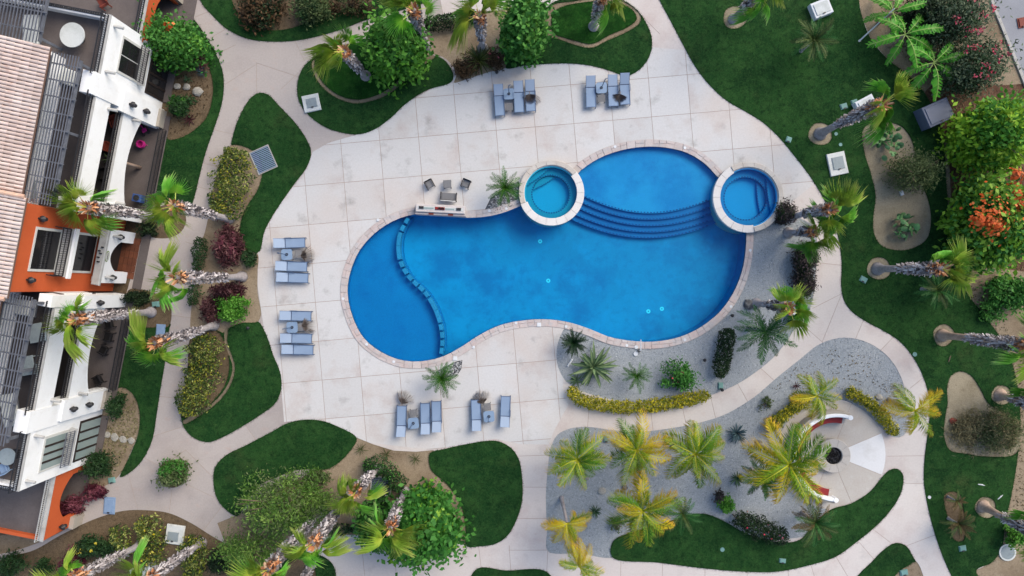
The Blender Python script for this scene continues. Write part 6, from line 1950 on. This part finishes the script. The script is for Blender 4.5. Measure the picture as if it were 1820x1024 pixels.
for x in (-.62, .70): MB().box(x-.17, x+.17, -.33, -.20, .552, .57).build('spout_plate', MT['chair_red'], t)

# river stones in the two pockets
def stones(label, poly, n, seed):
    q = random.Random(seed); mb = MB()
    xs = [p[0] for p in poly]; ys = [p[1] for p in poly]
    def inside(x, y):
        c = False; j = len(poly)-1
        for i in range(len(poly)):
            if (poly[i][1] > y) != (poly[j][1] > y) and x < (poly[j][0]-poly[i][0])*(y-poly[i][1])/(poly[j][1]-poly[i][1])+poly[i][0]: c = not c
            j = i
        return c
    k = 0
    while k < n:
        x, y = q.uniform(min(xs), max(xs)), q.uniform(min(ys), max(ys))
        if not inside(x, y): continue
        w = W2(x, y); r = q.uniform(.035, .07); a = q.uniform(0, 3)
        vs = [(w[0]+r*1.3*math.cos(a+i*1.047), w[1]+r*math.sin(a+i*1.047), .0) for i in range(6)]
        mb.add(vs+[(w[0], w[1], r*.9)], [(i, (i+1) % 6, 6) for i in range(6)], q.random()); k += 1
    tag(mb.build('river_stone', MT['dry_stone'], None), label, 'stones', kind='stuff')
MT['dry_stone'] = leafmat('stones_mixed', [(0,C(70,72,76)),(.5,C(128,130,134)),(1,C(204,204,204))], 0, .8, 0)
stones('grey river stones in the pocket beside the teal spa', [(864,372),(874,352),(890,340),(906,332),(920,324),(924,346),(924,362),(900,374),(868,382)], 520, 5)
stones('grey river stones in the pocket at the lower pool edge', [(778,660),(790,654),(812,644),(820,642),(818,656),(810,668),(798,676),(784,674)], 300, 6)

# ------------------------------------------------------------------ fire pit, bench wall
fc_ = W2(1477, 808)
t = thing('fire_pit', 'round stone fire pit filled with black lava rock', 'fire pit', (fc_[0], fc_[1], 0))
for i in range(10): MB().ring((0,0), .58, 1.15, .0, .42, 2*math.pi*i/10+.008, 2*math.pi*(i+1)/10-.008, 5, .03).build('rim_stone', MT['patio'], t)
MB().disc((0,0), .6, .0, .26, 32).build('pan', MT['iron'], t)
mb = MB(); q = random.Random(4)
for i in range(210):
    r = .56*math.sqrt(q.random()); a = q.uniform(0,6.28); s = q.uniform(.03,.06)
    x, y = r*math.cos(a), r*math.sin(a); z = .26+q.uniform(0,.05)
    vs = [(x+s*math.cos(k*1.26+a), y+s*math.sin(k*1.26+a), z) for k in range(5)]+[(x,y,z+s)]
    mb.add(vs, [(k,(k+1) % 5,5) for k in range(5)], q.random())
tag(mb.build('lava_rock', MT['lava'], t), kind='stuff')
t = thing('curved_bench', 'curved white bench wall with red seat around the fire pit', 'bench', (fc_[0], fc_[1], 0))
A0, A1 = R(72), R(268)
MB().ring((0,0), 2.72, 2.95, 0, .95, A0, A1, 40, .04).build('wall', MT['stucco'], t)
MB().ring((0,0), 2.95, 3.10, 0, .8, A0, A1, 40, .02).build('stone_facing', MT['cream'], t)
MB().ring((0,0), 2.28, 2.715, .0, .40, A0, A1, 40, .02).build('seat_base', MT['patio'], t)
for k in range(5):
    a = A0+.10+(A1-A0-.2)*k/5; b = A0+.10+(A1-A0-.2)*(k+1)/5-.02
    MB().ring((0,0), 2.26, 2.71, .405, .5, a, b, 8, .03).build('seat_cushion', MT['red'], t)
for a in (A0, A1): 
    x, y = 2.83*math.cos(a), 2.83*math.sin(a)
    MB().disc((x, y), .16, 0, .97, 16).build('wall_end', MT['stucco'], t)

# ------------------------------------------------------------------ utility boxes, lids, grates, rocks
def pad(name, label, px, py, w, d, h, rot, mat, top=None, cat='utility box', lid=None):
    """w, d in picture pixels"""
    c = W(px, py, h); t = thing(name, label, cat, (c.x, c.y, 0), R(rot))
    w /= S*2; d /= S*2
    MB().bbox(-w, w, -d, d, -.03, h, min(.03, h*.3)).build('slab' if h < .3 else 'casing', MT[mat], t)
    if lid:
        lw, ld, lm, ox, oy = lid; lw /= S*2; ld /= S*2
        MB().bbox(ox/S-lw, ox/S+lw, oy/S-ld, oy/S+ld, h+.001, h+.05, .015).build('lid', MT[lm], t)
        MB().box(ox/S-.08, ox/S+.08, oy/S-ld-.04, oy/S-ld+.04, h+.05, h+.075).build('handle', MT['iron'], t)
    return t
pad('utility_pad', 'white concrete pad with grey lid beside the left oval lawn', 553, 183, 30, 30, .14, 12, 'concrete_pad', lid=(18,16,'lid_grey',1,0))
pad('utility_pad', 'white concrete pad with grey lid in the bottom left croton bed', 310, 951, 32, 34, .14, -8, 'concrete_pad', lid=(19,16,'lid_grey',-2,-3))
pad('utility_pad', 'white pad with a stained lid right of the deck', 1489, 291, 32, 40, .16, 12, 'concrete_pad', lid=(20,22,'lid_grey',1,1))
pad('utility_box', 'white utility box behind the shaggy palm on the lawn', 1540, 185, 34, 24, .5, 28, 'white_paint', lid=(26,17,'concrete_pad',0,0))
pad('utility_box', 'white utility box at the top edge of the lawn', 1461, 14, 34, 28, .5, 22, 'white_paint', lid=(26,20,'concrete_pad',0,0))
pad('transformer_box', 'dark grey metal transformer box beside the yellow-green tree', 1668, 200, 48, 38, 1.0, 24, 'steel_dark', lid=(40,30,'steel_dark',0,0))
pad('utility_box', 'white cabinet at the bottom edge in the croton bed', 250, 1023, 36, 26, .8, 12, 'white_paint', lid=(28,18,'concrete_pad',0,0))
for i, (lab, x, y, w, d, rot, m) in enumerate([
 ('small teal valve lid at the deck edge below the top lawn', 1402,248,10,10,-20,'lid_teal'),
 ('left of two teal valve lids beside the white utility box', 1500,189,13,10,18,'lid_teal'),
 ('right of two teal valve lids beside the white utility box', 1519,182,12,10,18,'lid_teal'),
 ('teal valve lid on the lawn below the leaning palm ring', 1535,497,13,10,-28,'lid_teal'),
 ('teal valve lid near the lower tip of the crescent lawn', 1391,997,12,8,-6,'lid_teal'),
 ('teal valve lid below the dark bromeliad', 1711,975,13,10,10,'lid_teal'),
 ('teal valve lid in the soil at the bottom edge of the path', 1607,1018,14,10,10,'lid_teal'),
 ('teal valve lid in the gravel below the short hedge', 1281,686,9,12,0,'lid_teal'),
 ('teal valve lid in the gravel above the second coconut palm', 1077,781,8,10,0,'lid_teal'),
 ('blue-grey cover plate on the left path below the building', 194,899,20,30,-4,'lid_blue'),
 ('pale blue cover plate on the lawn strip below the entrance', 285,587,16,21,-4,'lid_blue'),
 ('teal valve lid in the south bed beside the lawn strip', 198,854,12,10,10,'lid_teal'),
 ('teal valve lid in the soil bed below the entrance portal', 276,541,13,10,6,'lid_teal')]):
    pad('valve_lid', lab, x, y, w, d, .06, rot, m, cat='lid', lid=(w*.8, d*.8, m, 0, 0))
for lab, x, y, r, m in [
 ('round teal lid on the lawn right of the curved path', 1626,630,.15,'lid_teal'),
 ('upper round pale lid beside the shaggy palm ring', 1486,238,.12,'lid_teal'),
 ('lower round pale lid above the stained utility pad', 1494,257,.12,'lid_teal'),
 ('round teal lid in the middle of the crescent lawn', 1284,977,.15,'lid_teal'),
 ('round pale lid on the left edge of the lower right lawn', 1652,884,.11,'white_paint'),
 ('large round pale well cover in the bottom right corner', 1791,982,.58,'lid_grey'),
 ('upper round white skimmer cover at the gravel edge of the pool', 1131,617,.13,'white_paint'),
 ('lower round white skimmer cover in the gravel by the pool', 1130,629,.15,'white_paint')]:
    c = W(x, y, .05); t = thing('access_cover', lab, 'lid', (c.x, c.y, 0))
    MB().ring((0,0), r*.82, r, -.03, .06, n=20).build('rim', MT['concrete_pad' if r > .3 else m], t)
    MB().disc((0,0), r*.8, -.03, .05, 20).build('cover', MT[m], t)
def grate(label, px, py, w, d, rot, n, mats=('grate','grate_dark')):
    c = W(px, py, .05); t = thing('drain_grate', label, 'drain grate', (c.x, c.y, 0), R(rot))
    w /= S*2; d /= S*2
    for (a, b, e, f) in ((-w-.06,w+.06,-d-.06,-d),(-w-.06,w+.06,d,d+.06),(-w-.06,-w,-d,d),(w,w+.06,-d,d)):
        MB().box(a, b, e, f, -.02, .06).build('frame', MT['kerb'], t)
    MB().box(-w, w, -d, d, -.03, .0).build('drain_pit', MT[mats[1]], t)
    for i in range(n):
        y = -d+2*d*(i+.5)/n
        MB().box(-w, w, y-.028, y+.028, .01, .05).build('bar', MT[mats[0]], t)
grate('blue-grey drain grate at the edge of the triangular lawn', 468, 284, 34, 40, 24, 13)
grate('dark drain grate beside the fan palm in the lower bed', 677, 864, 34, 30, -6, 10, ('steel_dark','grate_dark'))
def rock(label, px, py, r, mat='rock', flat=.6, group=None, name='rock'):
    c = W(px, py, 0); q = random.Random(hexseed(px, py)); r /= S
    vs = []; fs = []; m = 9
    for (zz, k) in ((-.05, .9), (.35*flat, 1.0), (.75*flat, .75), (.95*flat, .35)):
        for i in range(m):
            a = 2*math.pi*i/m
            j = q.uniform(.82, 1.15)
            vs.append((r*k*j*math.cos(a)*1.1, r*k*j*math.sin(a), zz*r+q.uniform(-.03,.03)*r))
    for l in range(3):
        for i in range(m): fs.append((l*m+i, l*m+(i+1) % m, (l+1)*m+(i+1) % m, (l+1)*m+i))
    fs.append(tuple(range(3*m, 4*m)))
    o = mesh_obj(name, vs, fs, MT[mat]); o.location = (c.x, c.y, 0)
    tag(o, label, 'rock', group)
for lab, x, y, r, m in [
 ('pale rock at the right of the third coconut palm', 1263,796,7,'rock'),
 ('pale rock between the first coconut palm and the largest', 1070,873,7,'rock'),
 ('dark rock left of the largest coconut palm', 1110,866,5,'rock_grey'),
 ('pale boulder in the bed beside the north wing agave', 332,155,6,'rock'),
 ('second pale boulder in the bed beside the north wing', 315,154,6,'rock'),
 ('large pale boulder in the bed beside the north wing', 352,163,9,'rock'),
 ('pale rock beside the coconut trunk on the fire patio gravel', 1562,706,6,'rock'),
 ('dark rock at the foot of the large fire pit palm', 1348,787,6,'rock_grey'),
 ('reddish rock in the dry grass bed', 1694,748,6,'chair_red'),
 ('pale flat rock in the dry grass bed', 1727,740,6,'rock'),
 ('large grey rock at the foot of the gravel edge palm', 1330,541,9,'rock_grey')]: rock(lab, x, y, r, m)
for i, (x, y, r) in enumerate(((191,773,6),(204,777,7),(219,781,6.5),(233,783,6))):
    rock('%s stepping stone in the row below the south patio doors' % ('first','second','third','last')[i], x, y, r, 'rock', .25, 'stepping stones', 'stepping_stone')

# white pipe, rail, marker, lamp, pole
c = W(1013, 645, .1); t = thing('marker_board', 'white board lying in the gravel beside the broad-leaved plant', 'board', (c.x, c.y, 0), R(56))
MB().bbox(-.3, .3, -.06, .06, .0, .1, .02).build('board', MT['white_paint'], t)
MB().box(-.25, .25, -.03, .03, .1, .13).build('handle', MT['concrete_pad'], t)
c = W(1136, 612, .3); t = thing('pool_shower', 'white pool rail standing beside the skimmer covers', 'rail', (c.x, c.y, 0), 0)
MB().tube([(.06,-.45,.0),(.06,-.42,.55),(.06,.35,.6)], [.03,.03,.03], 8).build('rail', MT['white_paint'], t)
MB().disc((.06,-.45), .12, 0, .06, 12).build('base', MT['rock_grey'], t)
c = W(1417, 562, .9); t = thing('waste_bin', 'grey waste bin with a black pedal at the palm beside the path', 'bin', (c.x, c.y, 0), .1)
MB().bbox(-.28, .28, -.22, .22, .02, .85, .03).build('bin_body', MT['lid_grey'], t)
MB().bbox(-.31, .31, -.25, .25, .85, .93, .03).build('bin_lid', MT['concrete_pad'], t)
MB().tube([(-.35,-.36,.06),(.3,-.36,.06)], [.06,.06], 8).build('pedal', MT['iron'], t)
c = W(1527, 73, .0); t = thing('leaning_pole', 'long pale pole leaning through the upper banana plant', 'pole', (c.x, c.y, 0))
e = W(1590, 15, 1.9)
MB().tube([(0,0,.05), (e.x-c.x, e.y-c.y, 1.9)], [.05,.035], 8).build('shaft', MT['white_paint'], t)
MB().disc((0,0), .08, 0, .07, 10).build('foot', MT['concrete_pad'], t)
c = W(1604, 343, .15); t = thing('garden_marker', 'small white marker in the pale soil bed under the olive bush', 'marker', (c.x, c.y, 0), R(-70))
MB().bbox(-.16, .16, -.1, .1, .0, .14, .02).build('marker_body', MT['white_paint'], t)
MB().box(-.04, .04, -.03, .03, -.1, .0).build('spike', MT['iron'], t)
for lab, x, y, r in (('white stick on the lower right lawn near the palm ring', 1778, 884, 40), ('short white stick on the lower right lawn', 1744, 862, -10), ('brown fallen leaf on the lawn below the thick shaggy palm', 1688, 638, 70)):
    c = W(x, y, .04); t = thing('lawn_stick', lab, 'stick', (c.x, c.y, .03), R(r))
    MB().tube([(-.22,0,0),(0,.02,.02),(.24,0,0)], [.03,.04,.02], 6).build('stick', MT['bark' if 'brown' in lab else 'white_paint'], t)
    MB().tube([(0,.02,.02),(.1,.08,.02)], [.02,.01], 5).build('twig', MT['bark' if 'brown' in lab else 'white_paint'], t)
# low black path lights
for lab, x, y in (('path light at the top deck edge beside the flax plant', 883, 129), ('path light at the edge of the curved path below the hedge', 1283, 693), ('path light on the triangular lawn bed edge', 441, 583), ('path light in the gravel beside the pool on the right', 1301, 548+13), ('path light in the gravel by the upright hedge', 1252, 640)):
    c = W(x, y, .3); t = thing('path_light', lab, 'lamp', (c.x, c.y, 0))
    MB().cyl((0,0,-.03), (0,0,.4), .03, n=8).build('post', MT['iron'], t)
    MB().cyl((0,0,.4), (0,0,.5), .12, .03, 10).build('shade', MT['iron'], t)

# ------------------------------------------------------------------ kerb of the street corner
pts = spline([(1754,-110),(1762,0),(1778,42),(1798,92),(1822,152),(1850,230)], False, 14)
mb = MB()
kb = None
for i in range(len(pts)-1):
    a, b = W(*pts[i]), W(*pts[i+1]); d = b-a; c = (a+b)/2
    M = Matrix.Translation((c.x, c.y, 0)) @ Matrix.Rotation(math.atan2(d.y, d.x), 4, 'Z')
    m = MB(); m.bbox(-d.length/2+.004, d.length/2-.004, -.11, .11, -.1, .09, .02, M)
    if kb is None: kb = tag(m.build('kerb', MT['kerb']), kind='structure')
    else: m.build('kerb_stone', MT['kerb'], kb)
pad('manhole', 'rusty square cover on the street corner pavement', 1818, 40, 18, 18, .0, 10, 'chair_red', cat='manhole', lid=(14,14,'chair_red',0,0))
